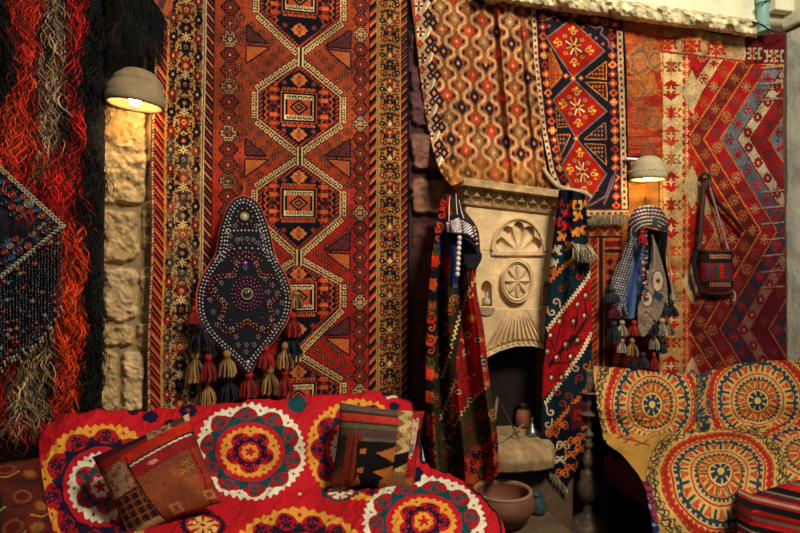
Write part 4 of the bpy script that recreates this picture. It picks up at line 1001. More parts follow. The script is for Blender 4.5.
for i, (x, y, c) in enumerate([(553, 432, 'b8622a'), (562, 424, 'b8622a'), (551, 449, 'c8742c'), (563, 444, 'd0b890'), (560, 458, 'd0b890'), (574, 440, 'c8742c'), (571, 453, 'c8742c'), (583, 436, 'b8622a'), (586, 425, 'b8622a'), (562, 472, 'c8742c'), (571, 466, 'b8622a'), (581, 448, 'b8622a'), (549, 462, 'b0a080'), (588, 412, 'a85a28')]):
    for s_ in (-1, 1): scroll(x+s_*2.6, y, 3.3, c, s_, -1 if i % 2 else 1, 1.7)
    cv.line([(x-4, y+5), (x, y+2), (x+4, y+5)], 1.5, c)
region([(569, 405), (587, 400), (590, 424), (572, 430)], '5e1c28'); cv.stamp(["### ", "#  #", "# ##", "####"], 579, 415, 2.6, {'#': 'a0342c'})
cv.grain(.2, 14, .25, 8)
g = coons([(560, 190), (570, 190), (585, 194)], [(541, 452), (552, 470), (567, 489)], [(560, 190), (556, 225), (552, 260), (547, 320), (543, 390), (541, 452)], [(585, 194), (588, 230), (591, 290), (592, 345), (590, 400), (586, 448), (567, 489)], 200, 620)
px, py = g[..., 0], g[..., 1]; u = np.linspace(0, 1, px.shape[1])[None]; vv_ = np.linspace(0, 1, px.shape[0])[:, None]
fold = .022*np.sin(u*2*PI*2.1+.6+1.2*vv_)*(1-.6*sm(vv_, .2, .6))+.04*np.sin(u*PI)
off = .27-.02*vv_+fold
dk2 = thing('draped_kilim', W(567, 489, .28), 'narrow navy, teal and red kilim hanging down the right side of the chimney', 'kilim')
sheet('cloth', W(px, py, off), cv.sample(px, py), WOOL, dk2, rim=.012)
rg = np.random.default_rng(4)
x = rg.uniform(571, 590, 260); P0 = W(x, 243+.15*(x-571), .325+.02*rg.random(260)); 
o = strands('fringe', P0, rg.uniform(.045, .085, 260), np.stack([rg.normal(.012, .01, 260), 0*x, 0*x], -1), hexc('c9bda2')*rg.uniform(.5, 1.1, (260, 1)), HAIR, dk2, .0028, 5, out=rg.uniform(.005, .03, 260)); o['kind'] = 'stuff'; o['label'] = 'white knotted fringe on the upper fold'
n = 120; t = rg.random(n); P0 = W(541+26*t, 456+33*t, .285)
o = strands('end_fringe', P0, rg.uniform(.02, .045, n), np.stack([rg.normal(-.006, .006, n), 0*t, 0*t], -1), hexc('b8a184')*rg.uniform(.5, 1.1, (n, 1)), HAIR, dk2, .0026, 4); o['kind'] = 'stuff'
# beaded cap hanging on the left drape
c = W(459, 236, .34)
cap = thing('coin_headdress', W(459, 280, .34), 'dark cap covered in silver coins hanging on the left drape, with one bead string', 'cap')
FELT = mat('black_felt', '17131a', rough=1, bump=.4, bscale=300, var=.3)
U, V_ = np.meshgrid(np.linspace(0, 1, 40), np.linspace(0, 1, 24))
g = coons([(448, 222), (456, 212), (466, 217)], [(444, 232), (458, 236), (472, 244), (479, 258)], [(448, 222), (444, 232)], [(466, 217), (476, 232), (479, 258)], 40, 30)
u = np.linspace(0, 1, 40)[None]; vv_ = np.linspace(0, 1, 30)[:, None]
sheet('crown', W(g[..., 0], g[..., 1], .31+.06*np.sin(u*PI)*(.3+vv_*.7)), None, FELT, cap, rim=.02)
g = coons([(445, 232), (458, 235), (476, 244)], [(447, 244), (460, 246), (468, 268), (476, 270)], [(445, 232), (447, 244)], [(476, 244), (482, 256), (476, 270)], 40, 30)
sheet('lining', W(g[..., 0], g[..., 1], .315+.01*np.sin(u*9)), None, FELT, cap, rim=.01)
b = MB(); rg = np.random.default_rng(8)
for i in range(9):
    for j in range(13):
        uu = (j+.5+.5*(i % 2))/13.5; q = i/8
        x = (446+(q)*1+ (uu)*(30+2*q)); yb2 = 231+.1*(x-446)+(max(x-466, 0)**2)*.09; ytp = 219+abs(x-458)*.42+(max(x-458, 0))*.15
        y = ytp+(yb2-ytp)*q; b.ball(W(x, y, .335+.055*math.sin(uu*PI)*(.3+.7*q)), .0065, 7, 4, ['b9b6b0', 'a5a0a0', 'c8c4ba', '8a3038', 'b0a8a4'][(i*5+j*3) % 5], (1, .5, 1))
o = b.build('coins', mat('silver_coins', rough=.3, metal=.6, bump=0, spec=.6), cap); o['kind'] = 'stuff'; o['label'] = 'rows of silver coins'
PEARL = mat('pearl_beads', 'c9c0b4', rough=.35, bump=0, spec=.6)
for i in range(8):
    b = MB(); p = W(459.5-.3*i, 238+5.2*i, .385); b.ball(p, .0105, 12, 8, None, (1, 1, 1.1)); b.build('bead', PEARL, cap, pivot=p)
for (xa, xb, ya) in ((450, 446, 196), (456, 455, 194), (459, 462, 200)):
    b = MB(); b.tube([W(xa, ya, .30), W((xa+xb)/2+1, ya+12, .33), W(xb+3, 222, .33)], .0022, 6, None); b.build('cord', PEARL, cap)
# ================================================================== SUZANI SOFA (left)
def polar(cv, cx, cy, rx, ry, ryb=None, rot=0., rmax=1.3):
    q = cv.win(cx-rx*rmax, cy-max(ry, ryb or 0)*rmax, cx+rx*rmax, cy+max(ry, ryb or 0)*rmax)
    X, Y, v = q; dx = (X-cx)/rx; dy = (Y-cy)/np.where(Y > cy, ryb or ry, ry)
    return X, Y, v, np.hypot(dx, dy), np.mod(np.arctan2(dy, dx)+rot, 2*PI)
def lobes(r, th, n, r0, r1):      # n petals between r0 and r1
    s = np.abs(np.sin(th*n/2)); return r0+(r1-r0)*s**.55
def vine(v, r, th, n, rb, sc, c):
    """branching leaf motif inside each petal"""
    a = (np.mod(th/(2*PI)*n, 1)-.5)*(2*PI/n)*r/sc; b = (r-rb)/sc
    M = (abs(a) < .07) & (b > -.3) & (b < .55)
    for (x, y, q) in ((0, .64, .14), (-.25, .50, .13), (.25, .50, .13), (0, .3, .09)): M |= np.hypot(a-x, b-y) < q
    for s_ in (-1, 1):
        d = np.hypot(a-s_*.36, b-.02); M |= (d < .30) & (d > .15) & ~((b > .02) & (a*s_ > .36)); M |= (np.hypot(a-s_*.50, b-.10) < .10)
    v[M] = hexc(c)
def suzani(cv, cx, cy, rx, ry, outer, mid, inner_c, ryb=None, rot=0., cols2=None, navy='1e1238', red='c31c2c', n1=10, n2=5):
    X, Y, v, r, th = polar(cv, cx, cy, rx, ry, ryb, rot)
    r = r*(1+.04*(fbm(X/22, Y/22, int(cx))-.5)*2)
    teeth = lambda n, a: a*np.abs(np.mod(th/(2*PI)*n, 1)-.5)*2
    v[r < 1.0-teeth(46, .055)] = hexc(outer)
    L = lobes(r, th, n1, .70, .91); v[r < L] = hexc('b01824')
    dots = (np.abs(np.mod(th/(2*PI)*n1+.5, 1)-.5)*2*PI/n1*.9 < .022) & (abs(r-.88) < .022); v[dots] = hexc('b01c28')
    v[r < .65+.15*(1-np.abs(np.sin(th*n1/2)))**1.5] = hexc(mid); m = (r > .68) & (r < L-.02); vv = v.copy(); vine(vv, r, th, n1, .72, .215, mid); v[m] = vv[m]
    v[r < .61] = hexc(red)
    a, nv = cols2 or ('dfa544', navy)
    v[r < .54-teeth(26, .05)] = hexc(a)
    L2 = lobes(r, th+.2, n2, .27, .44); v[r < L2] = hexc(red)
    dots = (np.abs(np.mod((th+.2)/(2*PI)*n2+.5, 1)-.5)*2*PI/n2*.45 < .022) & (abs(r-.43) < .022); v[dots] = hexc('b01c28')
    vv = v.copy(); vine(vv, r, th+.2, n2, .27, .21, nv); m = (r < L2-.015) & (r > .2); v[m] = vv[m]
    v[r < .24+.09*(1-np.abs(np.sin((th+.2)*n2/2)))**1.5] = hexc(nv); v[r < .205] = hexc(red)
    v[r < .17-.03*np.abs(np.sin(th*4))] = hexc(inner_c); v[(r < .075*(1+.35*np.cos(th*5)))] = hexc(red)
cv = Cv(-80, 380, 560, 620, 3, 'c31c2c')
YEL = 'dda443'; WHI = 'e2dfc6'; TEAL = '0f5257'; NV = '22123c'
def leafs(x, y, s, c, c2=None):
    for k in range(8):
        a = k*PI/4; cv.ell(x+s*.62*math.cos(a), y+s*.5*math.sin(a), s*.34, s*.24, c)
    cv.ell(x, y, s*.6, s*.42, c)
    if c2: cv.ell(x, y, s*.22, s*.18, c2)
def small_ros(x, y, rx, ry, rim, inn='e2dfc6'):
    X, Y, v, r, th = polar(cv, x, y, rx, ry)
    v[r < 1-.12*np.abs(np.sin(th*12))] = hexc(rim); v[r < .72] = hexc('b81c28'); v[(r < .62) & (np.abs(np.sin(th*4)) > .5)] = hexc(inn); v[r < .22] = hexc(inn); v[r < .1] = hexc('b81c28')
suzani(cv, 100, 487, 62, 66, YEL, NV, WHI, rot=.5, cols2=(WHI, TEAL)); 
suzani(cv, 250, 452, 57, 49, WHI, TEAL, YEL, rot=.1)
suzani(cv, 358, 450, 53, 52, YEL, NV, WHI, rot=.3, cols2=(WHI, NV))
suzani(cv, 298, 572, 76, 66, YEL, NV, WHI, rot=.2, cols2=(WHI, TEAL), n1=14)
suzani(cv, 424, 520, 62, 45, WHI, TEAL, YEL, rot=.4, ryb=62)
suzani(cv, 150, 600, 50, 40, WHI, TEAL, YEL)
small_ros(340, 492, 21, 8.5, TEAL); small_ros(203, 525, 25, 15, NV, 'dfc070'); small_ros(480, 560, 20, 14, NV)
small_ros(300, 493, 3, 2, 'c31c2c')
leafs(297, 404, 11, TEAL); leafs(188, 411, 10, NV, 'b02a30'); leafs(170, 424, 7, NV); leafs(150, 416, 9, NV); leafs(133, 410, 6, NV); leafs(395, 405, 6, NV); leafs(412, 474, 12, NV); leafs(372, 484, 8, NV)
for p in ([(405, 392), (418, 402), (421, 425), (424, 460)],): cv.line(p, 9, '1c1838'); cv.line(p, 2, 'c8c4b0'); 
cv.line([(384, 393), (396, 392), (408, 398)], 5, '241638'); cv.line([(388, 397), (397, 395)], 2.6, 'd0cdb8')
cv.line([(466, 484), (486, 500), (499, 516), (503, 540)], 2.2, '141018')
cv.grain(.05, 15, .12, 30)
rows = [[(38, 444, .10), (60, 431, .10), (150, 421, .10), (250, 411, .10), (330, 406, .10), (385, 404, .10), (414, 412, .10)],
        [(40, 431, .17), (62, 417, .17), (150, 409, .17), (250, 400, .17), (330, 395, .17), (385, 392, .17), (410, 398, .15)],
        [(39, 446, .27), (61, 434, .27), (150, 426, .27), (250, 418, .28), (330, 412, .27), (388, 408, .27), (414, 412, .25)],
        [(38, 480, .38), (60, 480, .38), (150, 478, .38), (250, 470, .38), (330, 462, .38), (390, 452, .38), (421, 444, .36)],
        [(38, 503, .42), (60, 505, .42), (150, 500, .43), (250, 491, .43), (330, 482, .43), (385, 473, .43), (427, 464, .42)],
        [(36, 522, .56), (60, 522, .56), (150, 515, .56), (250, 506, .56), (330, 497, .56), (395, 485, .56), (462, 480, .54)],
        [(20, 575, .90), (60, 575, .90), (150, 560, .90), (250, 548, .90), (330, 540, .90), (410, 528, .88), (498, 513, .76)],
        [(0, 620, 1.10), (50, 620, 1.10), (150, 610, 1.10), (250, 600, 1.10), (330, 595, 1.10), (420, 590, 1.06), (510, 590, .98)],
        [(-5, 700, 1.16), (50, 700, 1.16), (150, 700, 1.16), (250, 700, 1.16), (330, 690, 1.16), (420, 690, 1.12), (514, 690, 1.04)]]
NX, NY = 1100, 640
g = loft(rows, NX, NY)
px, py, of = g[..., 0], g[..., 1], g[..., 2]
colr = cv.sample(px, py)
P = W(px, py, of)
du = np.gradient(P, axis=1); dv = np.gradient(P, axis=0); nrm = np.cross(du, dv); nrm /= np.linalg.norm(nrm, axis=2)[..., None]+1e-9
if (nrm[250, 550]@N) > 0: nrm = -nrm
rw = 1-np.abs(2*fbm((px+py*.8)/16, (py-px*.18)/26, 61, 3)-.9); wr = .016*fbm(px/28, py/22, 51)+.028*np.clip(rw-.70, 0, 1)
wr = wr+.007*np.exp(-((py-(492-.12*(px-250)+3*np.sin(px/13)))/4)**2)+.004*np.sin(px/5.+py/9.)*sm(py, 425, 405)*sm(py, 395, 402)
wr = wr-.012
P = P+nrm*wr[..., None]
right = P[:, -1]; skirt = np.stack([right-N*0+T*(.012*np.sin(k*.5))-UP*(.03*k) for k in range(1, 13)], 1)
skirt[..., 2] = np.maximum(skirt[..., 2], .02)
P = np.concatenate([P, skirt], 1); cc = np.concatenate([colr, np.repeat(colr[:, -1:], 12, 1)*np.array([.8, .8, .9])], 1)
VELV = mat('suzani_cloth', rough=.75, bump=.25, bscale=500, var=.09, vscale=150, spec=.2)
lx0 = thing('suzani_sofa', W(240, 620, .7)*np.array([1, 1, 0]), 'low sofa under a bright red cover embroidered with large white and yellow medallions', 'sofa')
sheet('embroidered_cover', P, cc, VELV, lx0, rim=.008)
DKW = mat('dark_wood', '2c1a12', rough=.6, bump=.3, bscale=40, var=.3, vscale=20)
DKF = mat('dark_upholstery', '3b0f14', rough=.9, bump=.2)
def base_box(name, pl, pr, off0, off1, z0, z1, m, parent):
    a = W(pl, 400, off0); c = W(pr, 400, off0); s0 = a@T; s1 = c@T
    bm = MB(); cc = T*(s0+s1)/2+N*(D0-(off0+off1)/2); cc[2] = (z0+z1)/2
    bm.box(cc, ((s1-s0)/2, (off1-off0)/2, (z1-z0)/2), WA, None, .012); return bm.build(name, m, parent, False)
base_box('seat_frame', 45, 405, .50, 1.0, .08, .30, DKF, lx0); base_box('back_frame', 45, 400, .09, .2, .08, .60, DKF, lx0)
for a_ in (50, 398):
    for o_ in (.55, .93):
        s0 = W(a_, 400, .7)@T; c = T*s0+N*(D0-o_); bm = MB(); bm.lathe(c*np.array([1, 1, 0]), [(.02, 0), (.03, .03), (.026, .085)], 14); bm.build('leg', DKW, lx0)

# ================================================================== YELLOW SOFA (right)
cv = Cv(580, 345, 900, 640, 2.3, 'c29c58')
def suz2(cx, cy, rx, ry, ryb=None, rot=0., n=10, band=True, rxr=None):
    X, Y, v, r, th = polar(cv, cx, cy, max(rx, rxr or rx), ry, ryb, rot, 1.42)
    if rxr: 
        dx = np.where(X > cx, (X-cx)/rxr, (X-cx)/rx); dy = (Y-cy)/np.where(Y > cy, ryb or ry, ry); r = np.hypot(dx, dy); th = np.mod(np.arctan2(dy, dx)+rot, 2*PI)
    P_ = 'c8a560'; P2 = 'bfa274'; R = 'b0301c'; B = '27424e'; K = '4c3624'; r = r*(1+.06*(fbm(X/20, Y/20, int(cx))-.5)*2)
    vv = v.copy(); lim = 1.40 if band else 1.14
    def S(M, c): v[M & (r < lim)] = hexc(c)
    comb = lambda k, a: np.abs(np.mod(th/(2*PI)*k, 1)-.5)*2 < a
    S(r < 1.40, P_)
    cur = np.abs(r-1.27-.045*np.sin(th*46)) < .022; S(cur, K); S((np.abs(r-1.27-.05*np.sin(th*38+2)) < .018), '3a4244'); S((np.abs(r-1.20-.03*np.sin(th*46+1.5)) < .016) | ((np.abs(r-1.33-.03*np.cos(th*34)) < .016)), '5e4a34'); S((r > 1.18) & (r < 1.36) & (fbm(X/1.6, Y/1.6, 5) > .60), K)
    S(np.abs(r-1.38) < .012, K)
    S((r < 1.13) & (r > .90), P_)
    S((abs(r-1.03) < .035+.045*np.abs(np.sin(th*27+9*r))), R); S((abs(r-1.10) < .010), 'a02818'); S((abs(r-.925) < .018), R); S((abs(r-1.03) < .016), 'a02818')
    S(r < .89, P2); S((r < .88) & (r > .80) & comb(44, .6), B); S((r < .83) & (r > .765), B)
    a = np.mod(th/(2*PI)*17, 1)-.5; rr = (r-.60)/.19
    pet = (rr > 0) & (rr < 1) & (np.abs(a) < .16+.26*np.clip(rr, 0, 1)) & (np.hypot(a*1.7, np.maximum(rr-.62, 0)*1.6) < .62)
    S((r < .77) & (r > .57), P_); S((r < .77) & (r > .62) & ~pet & (np.abs(a) > .40), B); S(pet, P_); S((rr > .05) & (rr < .9) & (np.abs(a) < .08+.22*np.clip(rr, 0, 1)) & (np.abs(np.sin(a*22)) > .25), R)
    S(r < .575, R); S(r < .545, P2); S((r < .50) & (r > .43) & comb(34, .55), K); S((r < .46) & (r > .42), K)
    a = np.mod(th/(2*PI)*10, 1)-.5; rr = (r-.27)/.16
    S((r < .43) & (r > .25), 'b08a4c'); S((r < .42) & (r > .27) & (np.abs(np.sin(th*17)) > .6), '6d5038'); S((rr > 0) & (rr < 1) & (np.abs(a) < .2+.22*np.clip(rr, 0, 1)) & (np.hypot(a*1.7, np.maximum(rr-.6, 0)*1.6) < .66), 'd2a460')
    S((rr > .05) & (rr < .95) & (np.abs(a) < .08+.2*np.clip(rr, 0, 1)) & (np.abs(np.sin(a*18)) > .25), R)
    S(r < .265, R); S(r < .235, 'ceb06a'); S((r < .20) & (np.abs(np.sin(th*4)) > .35-.3*(r < .12)), B); S(r < .07, 'd0b060')
suz2(651, 405, 43, 49, rot=.2, n=10); 
suz2(757, 401, 46, 46, ryb=44, rot=.3)
q = cv.win(580, 345, 900, 440); X, Y, v = q
M = (X > 697) & (X < 712) & (Y < 432); M &= (fbm(X/3, Y/3, 44) > .52); v[M] = hexc('2a4a5c'); 
# seat
seatq = cv.win(580, 424, 900, 640); Xs, Ys, vs = seatq
crease = np.interp(Xs, [580, 602, 650, 700, 760, 900], [436, 436, 437, 431, 427, 424]); Ms = Ys > crease; vs[Ms] = hexc('b08c48')
keep = cv.a.copy()
suz2(812, 452, 56, 28, ryb=46); suz2(721, 472, 54, 35, ryb=62, rot=.1, rxr=47)
Xf, Yf, vf = cv.full(); Mt = Yf <= np.interp(Xf, [580, 602, 650, 700, 760, 900], [436, 436, 437, 431, 427, 424]); vf[Mt] = keep[Mt]
for (x, y) in ((628, 441), (640, 444), (622, 437), (735, 432), (742, 434)): 
    cv.line([(x-9, y-2), (x+9, y+3)], 1.5, 'a83820'); cv.line([(x-5, y+3), (x+7, y-1)], 1.2, '3a4a50')
for i in range(14): cv.line(curve([(607+2*i, 446+i*.8), (612+3*i, 452+i), (610+3*i, 458+i*1.5)], 6).tolist(), .6, 'a8822e')
cv.grain(.06, 16, .12, 22)
rows = [[(592, 386, .08), (640, 392, .08), (690, 394, .08), (740, 384, .08), (800, 376, .08), (880, 372, .08)],
        [(594, 367, .15), (640, 371, .15), (690, 375, .15), (740, 365, .15), (800, 360, .15), (880, 354, .15)],
        [(594, 376, .24), (640, 382, .24), (690, 386, .21), (740, 377, .24), (800, 372, .24), (880, 366, .24)],
        [(597, 405, .34), (643, 408, .35), (700, 410, .29), (752, 404, .35), (800, 402, .35), (880, 400, .33)],
        [(602, 432, .36), (650, 434, .36), (700, 429, .35), (760, 425, .36), (800, 424, .36), (880, 424, .36)],
        [(604, 440, .42), (652, 441, .42), (702, 436, .42), (762, 432, .42), (802, 431, .42), (880, 431, .42)],
        [(625, 459, .64), (668, 458, .64), (720, 455, .64), (770, 452, .64), (810, 451, .64), (890, 451, .64)],
        [(643, 484, .88), (684, 484, .88), (735, 482, .88), (785, 480, .88), (830, 480, .88), (910, 480, .88)],
        [(650, 512, .96), (690, 512, .96), (740, 510, .96), (790, 508, .96), (840, 508, .96), (920, 508, .96)],
        [(656, 600, 1.0), (696, 600, 1.0), (746, 600, 1.0), (796, 600, 1.0), (846, 600, 1.0), (930, 600, 1.0)]]
g = loft(rows, 520, 500); px, py, of = g[..., 0], g[..., 1], g[..., 2]; colr = cv.sample(px, py)
uu = np.linspace(0, 1, 520)[None]*np.ones((500, 1))
hem = uu < .020; vrow = np.linspace(0, 1, 500)[:, None]*np.ones((1, 520)); M = hem & (vrow > .56)
fl = vnoise(px/3.2, py/3.2, 7); hc = np.where((fl > .62)[..., None], hexc('a02a34'), np.where((fl < .25)[..., None], hexc('8a93b0'), hexc('232a55'))); colr[M] = hc[M]
P = W(px, py, of); du = np.gradient(P, axis=1); dv = np.gradient(P, axis=0); nrm = np.cross(du, dv); nrm /= np.linalg.norm(nrm, axis=2)[..., None]+1e-9
if (nrm[200, 300]@N) > 0: nrm = -nrm
rw = 1-np.abs(2*fbm(px/14, py/9, 71, 3)-.9)
wr = .012*fbm(px/24, py/16, 81)+.012*np.clip(rw-.75, 0, 1)*sm(np.abs(py-433), 26, 4)*3-.03*np.exp(-((px-(702))/5)**2)*sm(py, 436, 425)*sm(py, 368, 385)+.006*np.sin(px/3.4)*np.exp(-((px-702)/14)**2)*(py < 432)
P = P+nrm*wr[..., None]
ys = thing('yellow_sofa', W(740, 600, .7)*np.array([1, 1, 0]), 'sofa under a golden yellow cover with red and blue embroidered rings', 'sofa')
sheet('embroidered_cover', P, colr, VELV, ys, rim=.008)
a = W(604, 400, .36)@T; c = W(880, 400, .36)@T
bm = MB(); s0, s1 = a+.03, c
bm.box(T*(s0+s1)/2+N*(D0-.55)+UP*.335, ((s1-s0)/2, .26, .075), WA, None, .02); bm.build('seat_cushion', mat('maroon_velvet', '5a1018', rough=.8, bump=.2, spec=.2), ys)
bm = MB(); bm.box(T*((s0+s1)/2+.02)+N*(D0-.12)+UP*.34, ((s1-s0)/2-.03, .05, .28), WA, None, .02); bm.build('back_frame', DKF, ys)
for s_ in (s0+.06, s1-.06):
    for o_ in (.2, .82): 
        bm = MB(); bm.box(T*s_+N*(D0-o_)+UP*.17, (.025, .025, .165), WA, None, .004); bm.build('leg', DKW, ys, False)

# ================================================================== CUSHIONS
def pillow(name, corners, thick, cvs, m, bulge=.06, nx=120, ny=110, ear=.06):
    """corners TL,TR,BR,BL as 3d points; cvs painted on 0..100 x 0..100"""
    TL, TR, BR, BL = [np.array(c) for c in corners]
    u = np.linspace(-1, 1, nx); v = np.linspace(-1, 1, ny); U, V = np.meshgrid(u, v)
    # straight sides pulled in a little so that the corners form ears
    Uc = U*(1-ear*(1-V**2)*np.abs(U)**3); Vc = V*(1-ear*(1-U**2)*np.abs(V)**3)
    s = ((Uc+1)/2)[..., None]; t = ((Vc+1)/2)[..., None]
    mid = (1-s)*(1-t)*TL+s*(1-t)*TR+s*t*BR+(1-s)*t*BL
    nn = np.cross(TR-TL, BL-TL); nn /= np.linalg.norm(nn)
    if nn@N > 0: nn = -nn
    h = thick/2*((1-U**2).clip(0)**.45)*((1-V**2).clip(0)**.45)
    wv = .006*(fbm(U*3+5, V*3+5, 3)-.5)+.005*np.sin(U*9)*sm(np.abs(V), .6, 1)
    F = mid+nn*(h+wv*(h/thick*2))[..., None]; B = mid-nn*h[..., None]
    cf = cvs.sample((U+1)*50, (V+1)*50)
    V_ = np.concatenate([F.reshape(-1, 3), B.reshape(-1, 3)]); q = quads(ny, nx); Q = np.concatenate([q, q[:, ::-1]+nx*ny])
    return raw(name, V_, Q, m, None, np.concatenate([cf.reshape(-1, 3), cf.reshape(-1, 3)]), True)
# patchwork cushion
cv = Cv(0, 0, 100, 100, 3.2, '7c3a22')
def P4(pts, c, fn=None): cv.poly(pts, c, fn=fn)
P4([(0, 0), (62, 0), (62, 20), (0, 22)], '2b2620'); P4([(0, 0), (28, 0), (26, 20), (0, 22)], '5a1c1c'); P4([(0, 14), (60, 10), (60, 20), (0, 30)], '8c2424')
P4([(56, 0), (82, 0), (84, 22), (60, 24)], 'a88a68')
for i in range(4): cv.stamp(["## ##", "#   #", " ### "], 64+i*5, 5+5*(i % 2), 2, {'#': '8c3a30'})
P4([(80, 0), (100, 0), (100, 16), (84, 22)], '4a3c2c'); P4([(94, 0), (100, 0), (100, 14), (97, 14)], 'bda57c'); cv.ell(88, 14, 3, 2.4, 'd8c8a0')
P4([(0, 26), (30, 22), (34, 58), (0, 62)], '9a7058', fn=lambda X, Y: np.where((fbm(X/3, Y/3, 9) > .55)[..., None], hexc('7a4438'), hexc('a07a60')))
P4([(28, 20), (100, 8), (100, 22), (32, 33)], 'b8321c'); P4([(32, 32), (100, 21), (100, 23.5), (32, 35)], '1c1614'); P4([(33, 34), (98, 23.5), (98, 25), (33, 36)], 'd8cfb4')
P4([(33, 36), (98, 25), (100, 40), (37, 52)], '942428'); cv.ell(56, 40, 5, 2.4, 'c08a70')
P4([(37, 50), (92, 40), (90, 100), (42, 100)], '8f5230'); P4([(92, 40), (100, 38), (100, 100), (88, 100)], 'a03c2a'); cv.line([(92, 40), (95, 70), (89, 100)], 1.4, '5a2418')
for p in ((84, 52), (87, 58), (80, 60)): cv.stamp(["#  #", " ## ", "#  #"], *p, 1.8, {'#': 'b08440'})
for p in ((58, 92), (92, 90)): cv.stamp(["####", "#..#", "#..#", "####"], *p, 2.6, {'#': 'b87a58', '.': '9a4a30'})
def plaid(X, Y):
    b_ = np.ones(X.shape+(3,))*hexc('5a3420'); b_[np.mod(X, 9) < 2.4] = hexc('1f1a1e'); m = np.mod(Y, 8) < 2; b_[m] = b_[m]*.5+hexc('1c1c28')*.5; b_[np.mod(X+4, 9) < 1] = hexc('b0683c'); b_[np.mod(Y+4, 8) < .9] = hexc('a06038'); return b_
P4([(0, 62), (34, 58), (42, 100), (0, 100)], '5a3420', fn=plaid); P4([(0, 60), (35, 56), (35, 59), (0, 63)], '4a2c20')
cv.line([(33, 22), (36, 56), (43, 100)], 1.3, '241410'); P4([(8, 95), (40, 92), (42, 100), (8, 100)], 'a88c68')
cv.grain(.12, 17, .2, 12)
CUSH = mat('cushion_cloth', rough=.85, bump=.35, bscale=380, var=.12, vscale=150, spec=.15)
cs = [W(92, 457, .50), W(189, 413, .50), W(223, 502, .62), W(128, 541, .66)]
tag(pillow('patchwork_cushion', cs, .17, cv, CUSH), 'brown and red patchwork cushion with a pale diagonal stripe, on the red sofa', 'cushion')
# dark kilim cushion
cv = Cv(0, 0, 100, 100, 3.2, '17110f')
for y0, y1, c in ((0, 10, '6a5a50'), (10, 13, '4a2c28'), (13, 22, 'b83c30'), (22, 25, '5a2c24'), (25, 31, '6a6444'), (31, 41, '5a4440'), (41, 46, '6e5a50')): cv.rect(0, y0, 66, y1, c)
P4([(0, 40), (10, 40), (8, 100), (0, 100)], '33241c'); cv.rect(10, 38, 27, 100, '7c3018'); cv.line([(18, 38), (18, 100)], 1, '4a1c10')
P4([(22, 46), (66, 44), (66, 100), (26, 100)], '14100f')
for (a, b_) in ((48, 58), (68, 80)):
    P4([(26, b_-3), (33, b_-5), (33, b_+2), (26, b_+2)], 'b06a2c'); P4([(44, b_), (66, b_-9), (66, b_+9)], 'b8743c')
P4([(28, 84), (34, 96), (24, 100)], 'a86430'); P4([(54, 90), (66, 76), (72, 100), (54, 100)], 'a8703c')
P4([(0, 84), (8, 76), (12, 100), (0, 100)], '6a3c24')
cv.rect(66, 0, 84, 80, 'c0a878')
for i in range(6): P4([(66, i*15-2), (75, i*15+5), (66, i*15+12)], '8c6238'); P4([(84, i*15+6), (76, i*15+12), (84, i*15+18)], 'a2794a'); 
P4([(66, 58), (84, 52), (84, 66), (66, 76)], '14100f'); P4([(68, 78), (86, 76), (86, 100), (70, 100)], '9a7050')
cv.rect(84, 0, 100, 100, 'a32626')
P4([(85, 12), (93, 10), (92, 40), (88, 62), (85, 60)], 'c8b48c'); P4([(93, 26), (98, 22), (96, 44), (92, 50)], '1c181c'); P4([(85, 44), (90, 42), (90, 54), (85, 56)], '6f7480')
for y in (14, 26, 60, 74): cv.stamp(["## ", "  #", "## "], 88, y, 1.5, {'#': '8c2020'})
P4([(84, 84), (94, 82), (96, 100), (84, 100)], 'a87a44')
cv.grain(.12, 18, .2, 12)
cs = [W(340, 402, .44), W(425, 411, .46), W(414, 493, .54), W(329, 487, .54)]
tag(pillow('kilim_cushion', cs, .17, cv, CUSH), 'dark square kilim cushion with striped top and cream side strip on the red sofa', 'cushion')
# bottom left cushion
cv = Cv(0, 0, 100, 100, 3., '6e2a18')
X, Y, v = cv.full(); v *= (.5+.6*fbm(X/20, Y/20, 3))[..., None]
for i, (x, y) in enumerate([(20, 25), (50, 20), (78, 30), (30, 60), (64, 58), (86, 70), (20, 88), (52, 88), (80, 92)]):
    cv.ell(x, y, 12, 8, ['1f181c', '7a4420', '7a2818'][i % 3]); cv.ell(x, y, 8, 5, ['7a3018', '5c1a14', '8a6430'][i % 3]); cv.line([(x-14, y+9), (x, y+12), (x+14, y+6)], 1.6, ['1c181c', 'b08a40'][i % 2]); scroll(x+9, y-8, 4, '1c181c')
def region2(): pass
cv.grain(.12, 19, .2, 12)
cs = [W(-42, 470, .84), W(40, 458, .74), W(54, 536, .92), W(-40, 560, 1.0)]
tag(pillow('floral_cushion', cs, .15, cv, CUSH), 'dim orange-brown floral cushion in the bottom left corner of the picture', 'cushion')
